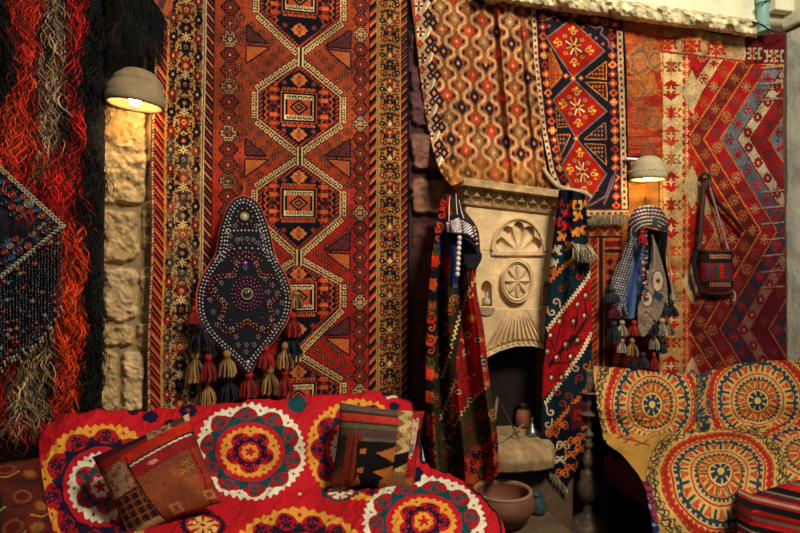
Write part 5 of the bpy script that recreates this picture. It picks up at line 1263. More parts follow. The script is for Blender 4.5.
# ---- striped blanket folded on the yellow sofa
cv = Cv(740, 470, 900, 640, 2.4, '7a1a1c')
X, Y, v = cv.full(); q = np.mod((Y-.235*(X-752)-494), 60)
qq = Y-.235*(X-752)-494
for per0 in range(-4, 5):
    for a, b_, c in ((0, 2.2, 'a83028'), (2.2, 5, 'a09078'), (5, 8, '9c2420'), (8, 15, '16121a'), (15, 18, 'c0281f'), (18, 22, '8a1c1c'), (22, 25, '6f645c'), (25, 31, 'a8221f'), (31, 37, '15131b'), (37, 39, '7a6c5c'), (39, 44, '5a1a2c')):
        M = (qq >= per0*44+a) & (qq < per0*44+b_); v[M] = hexc(c)
Mf = (np.mod(X*.9+Y*.3, 2.2) < 1) & (np.mod(qq, 44) > 14.0) & (np.mod(qq, 44) < 17.5); v[Mf] = hexc('2a1c20')
cv.grain(.1, 20, .15, 14)
rows = [[(756, 500, .90), (775, 494, .90), (800, 486, .90), (840, 476, .90)], [(752, 494, 1.00), (775, 487, 1.0), (800, 480, 1.0), (846, 470, 1.0)],
        [(752, 504, 1.12), (776, 502, 1.12), (806, 500, 1.12), (856, 494, 1.12)], [(752, 526, 1.16), (778, 530, 1.17), (810, 530, 1.17), (864, 524, 1.16)], [(752, 600, 1.17), (778, 600, 1.18), (810, 600, 1.18), (870, 600, 1.17)]]
g = loft(rows, 220, 240); px, py, of = g[..., 0], g[..., 1], g[..., 2]
tag(sheet('striped_blanket', W(px, py, of+.004*fbm(px/9, py/9, 2)), cv.sample(px, py), WOOL, rim=.06), 'folded red, black and grey striped blanket at the front of the yellow sofa', 'blanket')

# ================================================================== BRASS CANDLESTICK
BRASS = mat('aged_brass', '6a5646', rough=.5, metal=.35, bump=.35, bscale=120, var=.4, vscale=50, bdist=.002)
c = W(588, 541, .26); c[2] = 0; Yc = c[1]
def zc(py): return 1.3-(py-262)/600*Yc
def rc(p): return p/600*Yc
cd = thing('candlestick', c, 'tall turned dark brass candlestick standing on the floor in front of the yellow sofa', 'candlestick')
def seg(name, pr, mod=None):
    b = MB(); b.lathe(c, [(max(rc(r), .0006), max(zc(y), 0.0)) for y, r in pr][::-1], 40, cap=False, mod=mod); return b.build(name, BRASS, cd)
seg('base', [(503, 3), (506, 4.5), (511, 5), (515, 8), (519, 14), (524, 18), (529, 20), (536, 21.5), (541, 22), (560, 21), (585, 20)])
seg('bulb', [(470, 5), (474, 8), (479, 8), (483, 10), (489, 11), (495, 10.4), (500, 7), (504, 4)], lambda a, z: 1+.02*math.sin(a*9))
seg('stem', [(434, 2.5), (438, 4), (441, 2.6), (444, 6), (447, 3), (450, 2.4), (455, 4.5), (460, 6), (465, 5.6), (469, 3), (471, 6.5), (473, 7.5), (476, 7)])
seg('upper_stem', [(410, 2.4), (414, 3.8), (420, 4.6), (425, 3.4), (430, 2.6), (433, 5.5), (436, 5.2), (438, 2.5)])
seg('lower_pan', [(411, 2.2), (413, 6), (414.5, 11), (412.5, 12), (411.5, 11), (410.5, 3)])
seg('middle_stem', [(392, 2.4), (397, 4.8), (402, 4.6), (406, 3), (411, 2.6)])
seg('upper_pan', [(394, 2.2), (395, 6), (392.5, 12), (390.5, 12.6), (390.5, 11), (393, 3)])
seg('cup', [(368, .5), (369, 4.6), (370, 5.4), (372, 4.8), (378, 4.2), (384, 5.4), (388, 4.4), (393, 2.6)])

# ================================================================== TASSELS
def tassel_mesh(col_skirt, col_head, k):
    """unit tassel: hangs from the origin, about 1 tall"""
    rg = np.random.default_rng(k); b = MB()
    b.ball((0, 0, -.16), .15, 12, 8, col_head, (1, 1, 1.05))
    b.tube([(0, 0, .04), (0, 0, -.08)], .03, 6, col_head)
    b.lathe((0, 0, 0), [(.10, -.27), (.115, -.31), (.10, -.35)], 14, col=np.clip(hexc(col_head)*.7, 0, 1), cap=False)
    for i in range(46):
        a = rg.random()*6.28; r1 = .10+.24*rg.random()**.5; dz = -1+.1*rg.random(); r0 = .08*rg.random()**.5
        c = np.clip(hexc(col_skirt)*rg.uniform(.6, 1.15), 0, 1)
        pts = [(r0*math.cos(a), r0*math.sin(a), -.28), (r1*.75*math.cos(a), r1*.75*math.sin(a), -.52), (r1*math.cos(a+.1), r1*math.sin(a+.1), -.78), (r1*.96*math.cos(a), r1*.96*math.sin(a), dz)]
        b.tube(pts, [.04, .042, .036, .02], 4, c)
    return b
TPAL = {'red': ('9c2018', 'a42418'), 'tan': ('a5824c', '9a7644'), 'navy': ('191c2a', '1e2434'), 'slate': ('2c323c', '363e48'), 'cream': ('b5a88e', 'a89a80'), 'maroon': ('5c1418', '6a1a1c')}
TP = {}
def tassel(kind, px, py0, py1, off, parent, wide=1., lab=None):
    p = W(px, py0, off); s = (py1-py0)/600*p[1]
    if kind not in TP:
        o = tassel_mesh(*TPAL[kind], len(TP)+3).build('tassel', HAIR, parent, pivot=(0, 0, 0))
        # raw() subtracts the parent's origin: undo, the template lives at its own hanging point
        me = o.data; co = np.empty(len(me.vertices)*3, np.float32); me.vertices.foreach_get('co', co); co = co.reshape(-1, 3)+OFF[parent.name].astype(np.float32); me.vertices.foreach_set('co', co.ravel()); me.update()
        TP[kind] = o
    else:
        o = TP[kind].copy(); COL.objects.link(o); o.parent = parent
    o.location = Vector(p-OFF[parent.name]); o.scale = (s*wide, s*wide, s); o.rotation_euler = (0, 0, px*1.7); OFF[o.name] = p
    o['label'] = lab or (kind.replace('cream', 'cream white')+' wool tassel')
    return o
# ================================================================== POINTED BLACK BEADED PANEL on the big carpet
outl = [(243, 196), (250, 198), (257, 204), (262, 213), (266, 222), (270, 232), (272, 242), (274, 254), (280, 266), (287, 277), (291, 290), (292, 305), (290, 320), (284, 335), (274, 350), (262, 363), (249, 374.5)]
# width profile by height: left / right edges
ysL = [196.2, 198, 203, 210, 220, 232, 243, 254, 264, 274, 285, 296, 308, 320, 334, 348, 361, 375]
xL = [243, 237, 231, 227, 223, 219.5, 218, 216, 210, 203, 198.5, 196.5, 196.5, 199, 207, 220, 235, 248]
xR = [244, 250, 257, 261.5, 265.5, 269.5, 272, 274.5, 279, 285, 289.5, 292, 291.5, 288, 279, 268, 257, 249.5]
bpn = thing('beaded_hanging', W(246, 410, .1), 'black bell-shaped beaded hanging with a pointed tip, hung on the big carpet', 'hanging')
V_, U = np.meshgrid(np.linspace(196.2, 375, 150), np.linspace(0, 1, 90), indexing='ij')
cl = curve(list(zip(ysL, xL)), 400); cr = curve(list(zip(ysL, xR)), 400)
fL = lambda y: np.interp(y, cl[:, 0], cl[:, 1]); fR = lambda y: np.interp(y, cr[:, 0], cr[:, 1])
px = fL(V_)*(1-U)+fR(V_)*U; py = V_
PB = .115
def poff(px, py): return PB+.02*np.clip(1-((px-246)/46)**2, 0, 1)
sheet('felt_panel', W(px, py, poff(px, py)), None, mat('black_wool', '15151c', rough=1, bump=.5, bscale=260, var=.3, vscale=200), bpn, rim=.02)
b = MB(); oy = np.concatenate([np.linspace(375, 196.4, 130), np.linspace(196.4, 375, 130)]); ox = np.concatenate([fL(np.linspace(375, 196.4, 130)), fR(np.linspace(196.4, 375, 130))])
b.tube(W(ox, oy, PB+.004), .0045, 6); b.build('orange_piping', mat('orange_cord', 'a8492a', rough=.9, bump=.4, bscale=300), bpn)
def rowpts(inset, step):
    """points following the outline, set in by `inset` px, evenly spaced"""
    yl = np.linspace(196.4, 375, 900); L = np.stack([fL(yl), yl], 1)[::-1]; R = np.stack([fR(yl), yl], 1); pth = np.concatenate([L, R])
    d = np.gradient(pth, axis=0); d = np.stack([np.convolve(d[:, k], np.ones(25)/25, 'same') for k in (0, 1)], 1); nr = np.stack([-d[:, 1], d[:, 0]], 1); nr /= np.linalg.norm(nr, axis=1)[:, None]+1e-9
    q = pth+nr*inset; q = q[(q[:, 1] < 371) & (q[:, 0] > fL(q[:, 1])+inset*.6) & (q[:, 0] < fR(q[:, 1])-inset*.6) & (q[:, 1] > 196+inset*.6)]
    s = np.r_[0, np.cumsum(np.linalg.norm(np.diff(q, axis=0), axis=1))]; n = int(s[-1]/step); t = np.linspace(0, s[-1], n)
    return np.stack([np.interp(t, s, q[:, 0]), np.interp(t, s, q[:, 1])], 1)
def beadset(name, pts, r, cols, lab, sq=.6, parent=None, off=None):
    b = MB()
    for i, (x, y) in enumerate(pts): b.ball(W(x, y, (poff(x, y) if off is None else off)+.004), r, 7, 4, cols[i % len(cols)], (1, sq, 1), WA)
    o = b.build(name, BEAD, parent or bpn); o['kind'] = 'stuff'; o['label'] = lab; return o
SILV = ['a8a0a0', 'b5aeb0', '8f888c']
beadset('border_beads', np.concatenate([rowpts(3.0, 3.6), rowpts(6.2, 3.7)]), .0052, SILV, 'double row of silver border beads')
yy = np.linspace(222, 292, 1)
pts = []
for t in np.linspace(0, 1, 11): pts.append((226.5+t*37, 231.5-1*math.sin(t*PI)))
for t in np.linspace(0, PI, 17): pts.append((246-31*math.cos(t)*1.0, 262-14.*math.sin(t)))
for y in np.arange(206, 262, 3.9):
    for s_ in (-1, 1):
        x = (fL(y) if s_ < 0 else fR(y))-s_*9.0
        if 225 < y: pts.append((x, y))
beadset('white_beads', pts, .0048, ['b5acae', 'a39c9e'], 'rows of pale beads')
def star6(x, y): return [(x+2.*math.cos(a), y+2.*math.sin(a)) for a in np.linspace(0, 2*PI, 6)[:-1]]+[(x, y)]
stars = [(235, 226), (256, 226), (230, 236), (237, 240), (241, 239.5), (247, 239), (253, 240), (258, 243), (262, 237), (230, 246), (262, 247), (236, 262.5), (256, 263), (221, 283), (215, 290), (228, 276), (265, 279), (272, 285), (277, 293), (268, 292), (213, 312), (220, 318), (277, 312), (271, 320), (222, 300), (269, 302), (236, 337), (258, 337), (246, 345), (232, 329), (262, 328), (246, 352), (238, 345), (254, 345), (210, 300), (282, 303), (217, 325), (275, 327), (245, 268)]
pts = sum([star6(x, y) for x, y in stars], [])
beadset('bead_stars', pts, .0031, ['97868e', 'a79aa2', '877b84'], 'small star-shaped bead clusters')
mag = []
for R, n in ((12.0, 20), (15.2, 24), (9.0, 17)): mag += [(247+R*math.cos(a), 294+R*1.08*math.sin(a)) for a in np.linspace(0, 2*PI, n+1)[:-1]]
mag += [(246-23*math.cos(t), 262-10*math.sin(t)) for t in np.linspace(.2, PI-.2, 12)]+[(246-16*math.cos(t), 263-7*math.sin(t)) for t in np.linspace(.3, PI-.3, 7)]+[(x, 244) for x in (237, 243, 249, 255)]
mag += [(205+i*2.2, 296+4*math.sin(i)) for i in range(3)]+[(230, 320), (262, 318), (236, 324), (256, 324), (228, 304), (265, 292)]
beadset('magenta_beads', mag, .0043, ['a0286e', '8e2a66', 'b04478', '7a5070'], 'rings of magenta beads')
def wavy(R0, amp, n, ph, k): return [(247+(R0+amp*math.cos(5*a+ph))*math.cos(a), 296+(R0+amp*math.cos(5*a+ph))*1.08*math.sin(a)) for a in np.linspace(0, 2*PI, k+1)[:-1]]
w1 = [(x, y) for x, y in wavy(33, 7.5, 5, PI*.5, 74) if fL(np.array(y))+9 < x < fR(np.array(y))-9]; w2 = [(x, y) for x, y in wavy(29, 7, 5, PI*.5, 66)]
beadset('orange_beads', w1, .0044, ['b8482a', 'a83a22', 'c05a30'], 'wavy row of orange beads'); beadset('gold_beads', w2+[(244.5+8.2*math.cos(a), 216.5+8.2*math.sin(a)) for a in np.linspace(0, 2*PI, 11)[:-1]], .0043, ['a8823c', '94743a'], 'gold beads')
MIRR = mat('mirror_disc', '6a6878', rough=.2, metal=.9, bump=0)
def disc(name, x, y, r, m, ring=None, lab=None, parent=None, off=None):
    o_ = (poff(x, y) if off is None else off); p = W(x, y, o_+.002)
    b = MB(); b.lathe(p, [(r, -.002), (r*1.0, .003), (r*.7, .006), (.0005, .007)], 20, T, UP, -N, cap=False)
    o = b.build(name, m, parent or bpn)
    if lab: o['label'] = lab
    if ring:
        b = MB(); b.lathe(p, [(r*1.0, .0), (r*1.05, .006), (r*1.3, .007), (r*1.4, .0)], 24, T, UP, -N, cap=False); b.build('rim', ring, o)
    return o
RAWR = mat('wound_thread', '8c7a4c', rough=.8, bump=.4, bscale=400)
disc('mirror', 247, 294, .019, MIRR, RAWR, 'round mirror in a wound thread ring')
disc('button', 244.5, 216.5, .014, mat('shell_button', 'b5ad8c', rough=.3, bump=0), RAWR, 'pale shell button')
disc('gem', 245, 263.5, .011, mat('purple_gem', '8a1f9a', rough=.15, bump=0, spec=.8), None, 'purple gem'); disc('gem', 248, 362, .009, mat('clear_gem', 'b8b4b0', rough=.15, bump=0, metal=.5), None, 'clear gem')
b = MB(); b.tube(W(np.array([245, 244.5, 243.5]), np.array([180, 188, 197]), np.array([.07, .10, .12])), .0035, 6); b.build('hanging_cord', MATS['orange_cord'], bpn)
for k, px_, a, b_, off_, w_ in [('red', 194, 306, 324, .13, 1.0), ('navy', 201, 322, 352, .12, 1.15), ('navy', 209, 330, 358, .11, .8), ('tan', 195, 350, 383, .12, .9), ('red', 208.5, 353, 381, .13, .9), ('tan', 227, 350, 377, .14, 1.0), ('tan', 208, 378, 406, .10, .9), ('navy', 229, 374, 402, .12, 1.1), ('red', 249, 371, 397, .12, 1.15), ('tan', 270, 365, 395, .12, .95), ('red', 285, 368, 396, .12, .9),
                             ('red', 266, 345, 368, .13, 1.1), ('tan', 285, 342, 369, .12, .95), ('navy', 291, 328, 358, .10, 1.0), ('red', 293, 312, 337, .12, .95), ('tan', 296, 291, 309, .10, 1.2), ('tan', 291, 290, 300, .12, 1.)]:
    tassel(k, px_, a, b_, off_, bpn, w_)

# ================================================================== HEADDRESS
hd = thing('beaded_headdress', W(643, 372, .12), 'beaded headdress with blue cloth, dotted flaps and hanging tassels below the right lamp', 'headdress')
def patch(name, t, b_, l, r, nx, ny, offf, cvs, m, lab=None, parent=hd, rim=.008):
    g = coons(t, b_, l, r, nx, ny); px, py = g[..., 0], g[..., 1]; u = np.linspace(0, 1, nx)[None]; v = np.linspace(0, 1, ny)[:, None]
    o = sheet(name, W(px, py, offf(px, py, u, v)), None if cvs is None else cvs.sample(px, py), m, parent, rim=rim)
    if lab: o['label'] = lab
    return o
cv = Cv(600, 200, 684, 352, 4., '202438')
X, Y, v = cv.full()
# dotted outer flap
v[:] = hexc('2a2a44'); dm = (np.mod(X+Y*.35, 2.6) < 1.5) & (np.mod(Y-X*.2, 2.6) < 1.5); v[dm] = hexc('b5afa8')
M = (Y < 232); st = np.mod(np.hypot(X-650, (Y-236)*1.3), 4.6); 
v[M & (st < 1.2)] = hexc('6a3040'); v[M & (st >= 1.2) & (st < 3)] = hexc('b0a898'); v[M & (st >= 3)] = hexc('34384c'); M2 = M & (np.mod(np.arctan2(Y-236, X-650)*14, 2) < .7); v[M2] *= .6
cv.ell(655, 222, 3, 5, '1c4a44'); cv.ell(664, 228, 4, 3, '203a44')
cv.grain(.18, 21, .15, 8)
capc = cv
patch('cap', [(629, 222), (636, 209), (648, 205), (660, 208), (668, 220)], [(630, 236), (646, 226), (660, 229), (669, 234)], [(629, 222), (629, 230), (630, 236)], [(668, 220), (669, 234)], 60, 50, lambda x, y, u, v: .115+.085*np.sin(u*PI)**.7*(.35+.65*v), cv, COTTON, 'striped and beaded crown')
patch('side_flap', [(629, 224), (634, 226)], [(612, 316), (628, 318)], [(629, 224), (627, 245), (616, 270), (610, 292), (612, 316)], [(634, 226), (634, 250), (630, 275), (626, 300), (628, 318)], 40, 160, lambda x, y, u, v: .12+.03*np.sin(u*PI), cv, COTTON, 'dark flap covered with white dots')
BLUE = mat('blue_cloth', '1e4a86', rough=.85, bump=.25, bscale=500, sheen=.2, var=.15)
patch('blue_lining', [(633, 228), (640, 229), (646, 232)], [(620, 312), (628, 319), (640, 316)], [(633, 228), (630, 262), (622, 290), (620, 312)], [(646, 232), (643, 270), (640, 316)], 50, 120, lambda x, y, u, v: .105+.022*np.sin(u*11+v*2), None, BLUE, 'plain blue cloth')
patch('dark_lining', [(645, 228), (656, 230), (668, 232)], [(646, 300), (656, 285), (672, 304)], [(645, 228), (646, 300)], [(668, 232), (666, 260), (671, 290), (672, 304)], 40, 80, lambda x, y, u, v: .085+.02*np.sin(u*7)+.05*sm(u, .6, .9)*(1-v*.5), None, FELT, 'black inner cloth')
# pointed cream panel
cv = Cv(630, 226, 676, 344, 4.6, 'a89a80')
X, Y, v = cv.full(); ck = (np.mod(X+Y, 2.6) < 1.1) ^ (np.mod(X-Y, 2.6) < 1.1); v[ck] = hexc('5a5048'); 
for cx, cy, rx, ry in ((658, 281, 6.5, 11), (647, 299, 6.5, 8)):
    cv.ell(cx, cy, rx, ry, '7a2c3c'); cv.ell(cx, cy, rx-1.3, ry-1.3, 'c0b294'); cv.ell(cx, cy, 1.9, 2.3, '2a2028'); cv.ell(cx+.6, cy+.6, 1., 1.2, '9a3428')
cv.line([(648, 331), (640, 320), (646, 311), (656, 322), (648, 331)], 1., '7a2c3c'); cv.line([(646, 327), (646, 316)], 1, '7a2c3c'); cv.poly([(655, 290), (664, 296), (660, 302), (652, 297)], '2c4258')
cv.grain(.12, 22, .15, 8)
patch('pointed_panel', [(652, 236), (653, 235)], [(638, 326), (643, 337), (650, 331), (668, 302)], [(652, 236), (651, 262), (645, 285), (640, 300), (638, 326)], [(653, 235), (662, 262), (667, 285), (668, 302)], 70, 140, lambda x, y, u, v: .135+.02*np.sin(u*PI), cv, COTTON, 'cream dotted panel ending in a point')
b = MB(); rg = np.random.default_rng(5); cl_ = ['b8322a', '2a5a8c', 'b0a898', '9a6a34', '8c2030', '1e3a50', 'a86a44', '4a3040']
for i in range(78):
    t = rg.random(); x = 640.5+5.5*rg.random()*(1.1)+2*t; y = 231+t*66; b.ball(W(x, y, .165+.015*rg.random()), rg.uniform(.005, .0095), 8, 6, cl_[rg.integers(8)])
o = b.build('bead_cluster', BEAD, hd); o['kind'] = 'stuff'; o['label'] = 'cascade of mixed coloured beads'
b = MB()
for (xa, ya, xb, yb_) in ((666, 238, 672, 300), (668, 236, 674, 304)): b.tube(W(np.linspace(xa, xb, 8), np.linspace(ya, yb_, 8), .14), .004, 6)
b.build('side_cord', mat('pale_cord', '8c8070', rough=.9), hd) if False else None
cds = MB(); cds.tube(W(np.linspace(667, 673, 8), np.linspace(238, 300, 8), .14), .0045, 6); cds.build('side_cord', mat('pale_cord', '8c8070', rough=.9), hd)
tassel('red', 642, 230, 244, .19, hd, 1.)
for k, px_, a, b_, w_ in [('slate', 612, 287, 303, 1.5), ('maroon', 614, 303, 319, 1.2), ('slate', 622, 305, 318, 1.1), ('slate', 614, 320, 342, .9), ('cream', 622, 320, 336, 1.2), ('red', 634, 320, 336, 1.1), ('cream', 622, 338, 353, 1.1), ('tan', 632, 338, 356, 1.), ('slate', 643, 352, 368, 1.1), ('navy', 632, 358, 372, 1.1), ('cream', 654, 332, 350, .9), ('slate', 662, 338, 354, .9), ('cream', 662, 318, 336, 1.2), ('tan', 669, 320, 336, 1.), ('red', 654, 352, 370, .7), ('navy', 653, 318, 336, 1.1), ('navy', 671, 300, 318, 1.1), ('slate', 665, 302, 316, .9), ('cream', 672, 288, 300, .7)]:
    tassel(k, px_, a, b_, .13+.02*((px_*7) % 3)/3, hd, w_)
for j in (0,):
    b = MB(); b.tube(W(np.array([646, 645, 644]), np.array([196, 201, 208]), np.array([.0, .05, .15])), .005, 8); b.build('hook', IRON, hd)

# ================================================================== SHOULDER BAG
bag = thing('shoulder_bag', W(716, 293, .12), 'small woven shoulder bag hanging by its strap from a hook on the chevron kilim', 'bag')
cv = Cv(690, 238, 745, 298, 5., '2a1a1a')
cv.rect(700, 250, 733.5, 262, '2c1c1c'); cv.rect(700, 263, 733.5, 280, '7c1a26'); cv.rect(700, 263, 733.5, 264, '5a3a28'); cv.rect(700, 279.5, 733.5, 281, '5a3a28'); cv.rect(700, 281, 733.5, 288, '3a2020'); cv.rect(700, 288, 733.5, 294, '5e2420')
for j, x in enumerate((709, 716.5, 722, 728)):
    for i in range(4): cv.dia(x, 266+i*3.6, 3.4, 2.3, ['4a4458', '145048', 'b03020', '4a4458'][j])
for x in np.arange(710, 731, 2.1):
    for y0 in (256.5, 284.5): cv.rect(x, y0-2.2, x+1.1, y0+2.2, ['a89878', 'a83a24', 'a89878', '7a7468'][int(x) % 4]); cv.rect(x, y0-.6, x+1.7, y0+.6, 'b04a28')
cv.grain(.15, 23, .15, 8)
patch('body', [(698, 250), (716, 251.5), (732, 250)], [(701, 292), (716, 294), (734, 292)], [(698, 250), (700, 270), (701, 292)], [(732, 250), (733, 270), (734, 292)], 70, 80, lambda x, y, u, v: .085+.05*np.sin(u*PI)**.6*np.sin(np.clip(v*.9+.1, 0, 1)*PI)**.5, cv, WOOL, None, bag, rim=.03)
LEA = mat('brown_leather', '2e1614', rough=.55, bump=.2, bscale=120)
b = MB(); b.tube(W(np.array([697, 708, 722, 733]), np.array([250.5, 252, 252, 250.5]), .105), .010, 8); b.build('top_edge', LEA, bag)
b = MB(); b.tube(W(np.array([701, 712, 724, 734]), np.array([292, 294, 294, 291]), .10), .009, 8); b.build('bottom_edge', LEA, bag)
STR = mat('pale_strap', '8c7470', rough=.9, bump=.4, bscale=200)
b = MB(); b.tube(W(*curve([(698, 250), (701, 215), (706, 182)], 12).T, .105), .0055, 8); b.build('strap', STR, bag)
b = MB(); b.tube(W(*curve([(707, 178), (715, 205), (728, 249)], 12).T, .105), .0055, 8); b.build('strap', STR, bag)
b = MB(); b.tube(W(*curve([(704, 178), (703, 200), (701, 225), (699, 250)], 14).T, .115), .012, 8); b.build('dark_strap', LEA, bag)
b = MB(); b.tube(W(*curve([(708, 182), (716, 200), (730, 215), (744, 231)], 14).T, .10), .011, 8); b.build('loose_strap', LEA, bag)
b = MB(); b.tube(W(*curve([(697, 250), (694, 262), (695, 272), (701, 292)], 14).T, .115), .011, 8); b.build('side_cord', FELT, bag)
b = MB(); b.tube(W(*curve([(733, 290), (735, 296), (734, 301)], 8).T, .105), .007, 8); b.build('tab', STR, bag)
b = MB(); b.tube(np.array([W(a, c, o) for a, c, o in curve([(700, 183, .04), (701, 176, .09), (706, 173, .12), (710, 178, .12), (709, 186, .12)], 20)]), .009, 10); b.build('iron_hook', IRON, bag)
# ================================================================== SHAGGY LONG-PILE HANGING (far left)
sh = thing('shaggy_rug', W(50, 450, .1), 'long-pile shaggy wool hanging in black, red, orange and cream at the far left', 'rug')
cv = Cv(-90, -80, 112, 460, 1.5, '14100f')
for pts, c in [([(-90, -80), (112, -80), (112, 460), (-90, 460)], '161110'),
               ([(18, -80), (46, -80), (48, 20), (36, 60), (44, 110), (40, 160), (20, 190), (4, 150), (12, 100), (24, 60), (14, 20)], 'c03a20'),
               ([(0, 90), (30, 80), (38, 130), (14, 170), (0, 150)], 'cc4420'), ([(46, -80), (62, -80), (64, 20), (70, 60), (60, 100), (66, 140), (52, 175), (40, 150), (46, 100), (42, 70), (54, 40)], '9a8064'),
               ([(34, 60), (42, 60), (44, 140), (36, 150)], 'b04022'), ([(70, -80), (88, -80), (90, 20), (84, 80), (90, 130), (74, 150), (70, 100), (78, 60), (68, 20)], 'b8221c'),
               ([(10, 150), (30, 145), (70, 190), (62, 220), (30, 200)], 'b0221c'), ([(60, 130), (82, 125), (84, 170), (70, 200), (56, 180)], 'a8201a'),
               ([(54, 200), (74, 196), (86, 215), (88, 300), (84, 380), (88, 430), (60, 436), (44, 424), (56, 380), (60, 300), (62, 240)], 'e04a1a'),
               ([(-90, 330), (28, 330), (26, 400), (30, 460), (-90, 460)], '8a1a16'), ([(20, 345), (60, 300), (52, 350), (50, 410), (18, 418), (16, 380)], '9c8562'),
               ([(0, 400), (50, 405), (60, 440), (0, 440)], 'a82c1a'), ([(2, 410), (20, 405), (24, 440), (4, 440)], '8a7050')]:
    cv.poly(pts, c)
g = coons([(-80, -70), (0, -70), (100, -70)], [(-80, 430), (0, 430), (98, 428)], [(-80, -70), (-80, 430)], [(100, -70), (102, 100), (100, 300), (98, 428)], 40, 90)
sheet('woven_ground', W(g[..., 0], g[..., 1], .09+.02*fbm(g[..., 0]/20, g[..., 1]/20, 2)), None, mat('black_wool', '15151c'), sh, rim=.06)
def pile(name, n, xr, yr, colf, L, seed, off, r=.0019, outw=.02, parent=None, wav=.45, K=7):
    rg = np.random.default_rng(seed); x = rg.uniform(*xr, n); y = rg.uniform(*yr, n)
    # locks: strands share a lock centre so that they clump and wave together
    lx_ = (vnoise(x/9, y/22, seed)-.5)*2; side = np.stack([lx_*.07+rg.normal(0, .018, n), 0*x, 0*x], -1)
    c = colf(x, y)*rg.uniform(.4, 1.5, (n, 1)); c = np.clip(c*(.8+.5*vnoise(x/3, y/9, 4))[:, None], 0, 1)
    P0 = W(x, y, off+.015*rg.random(n))
    o = strands(name, P0, rg.uniform(*L, n), side, c, HAIR, parent, r*rg.uniform(.7, 1.3, n), K, out=(.3+.9*vnoise(x/5, y/16, seed+9))*outw*2, wav=wav, ph=(vnoise(x/5, y/14, seed+3)*9+rg.normal(0, .35, n))[:, None, None]); o['kind'] = 'stuff'; return o
o = pile('wool_pile', 15000, (-70, 102), (-75, 415), lambda x, y: cv.sample(x+RNG.normal(0, 2.2, len(x)), y+RNG.normal(0, 6, len(x))), (.07, .20), 5, .11, .0024, .036, sh); o['label'] = 'long tangled wool pile'
# dark fleece hanging beside it, above the left lamp
df = thing('dark_fleece', W(142, 72, .1), 'nearly black long-haired fleece hanging over the top left corner of the big carpet', 'fleece')
cvd = Cv(100, -80, 180, 90, 1.5, '14100f'); cvd.poly([(108, 20), (116, -80), (126, -80), (122, 60)], '2a1c16'); cvd.poly([(140, 30), (156, 30), (154, 70), (140, 70)], '2c1a14')
g = coons([(116, -75), (168, -75)], [(124, 26), (158, 38)], [(116, -75), (124, 26)], [(168, -75), (158, 38)], 20, 40)
sheet('hide', W(g[..., 0], g[..., 1], .135), None, MATS['black_wool'], df, rim=.04)
o = pile('hair', 4200, (119, 161), (-70, 34), lambda x, y: cvd.sample(x, y), (.08, .17), 9, .14, .0018, .02, df)
cvp = Cv(140, -90, 180, 30, 3, 'a8623a'); X, Y, v = cvp.full(); v[(np.mod(X+Y*.6, 16) < 7)] = hexc('5a5048'); v[np.mod(X+Y*.6, 16) < 1.5] = hexc('a02c20'); cvp.grain(.15, 3, .2, 8)
g = coons([(146, -80), (175, -80)], [(166, 18), (171, 20)], [(146, -80), (150, -6), (166, 18)], [(175, -80), (173, 0), (171, 20)], 30, 80)
tag(sheet('checked_cloth', W(g[..., 0], g[..., 1], .19), cvp.sample(g[..., 0], g[..., 1]), WOOL), 'small tip of orange and grey striped cloth at the top, left of the big carpet', 'cloth')

# ================================================================== DIAMOND BEADED PANEL on the shaggy hanging
dp = thing('beaded_diamond', W(0, 372, .2), 'dark diamond panel with coloured buttons and braided edge, long bead strings below it', 'hanging')
A, Bp, Cc, Dd = (-9, 160), (63, 226), (-9, 285), (-82, 222)
DO = .19
g = coons([A, Bp], [Dd, Cc], [A, Dd], [Bp, Cc], 40, 40)
sheet('felt_ground', W(g[..., 0], g[..., 1], DO), None, mat('dark_felt', '201a22', rough=1, bump=.5, bscale=260, var=.4, vscale=60), dp, rim=.03)
ROPE = mat('braided_cord', 'a09478', rough=.8, bump=.3, bscale=300, var=.15)
for (p, q) in ((A, Bp), (Bp, Cc), (Cc, Dd), (Dd, A)):
    b = MB(); L = math.hypot(q[0]-p[0], q[1]-p[1]); n = int(L/4.2)
    d_ = (W(*q, DO)-W(*p, DO)); d_ /= np.linalg.norm(d_); up_ = np.cross(d_, -N)
    for i in range(n+1):
        t = i/n; c0 = W(p[0]+(q[0]-p[0])*t, p[1]+(q[1]-p[1])*t, DO+.008)
        for s_ in (-1, 1):
            aa = d_*math.cos(.5*s_)+up_*math.sin(.5*s_); b.ball(c0+up_*.0045*s_, .0105, 8, 5, None, (1, .42, .45), (aa, np.cross(aa, -N), N))
    b.build('braided_edge', ROPE, dp)
BTN = mat('buttons', rough=.35, bump=.1, bscale=200, var=.15, spec=.5); rg = np.random.default_rng(11)
bc = {'r': '8e2a24', 'b': '1f4f70', 'k': '2c2834', 'p': '4c3040', 'o': '8f4630', 'w': '7f7868', 'g': '1c5450', 'n': '3a3442'}
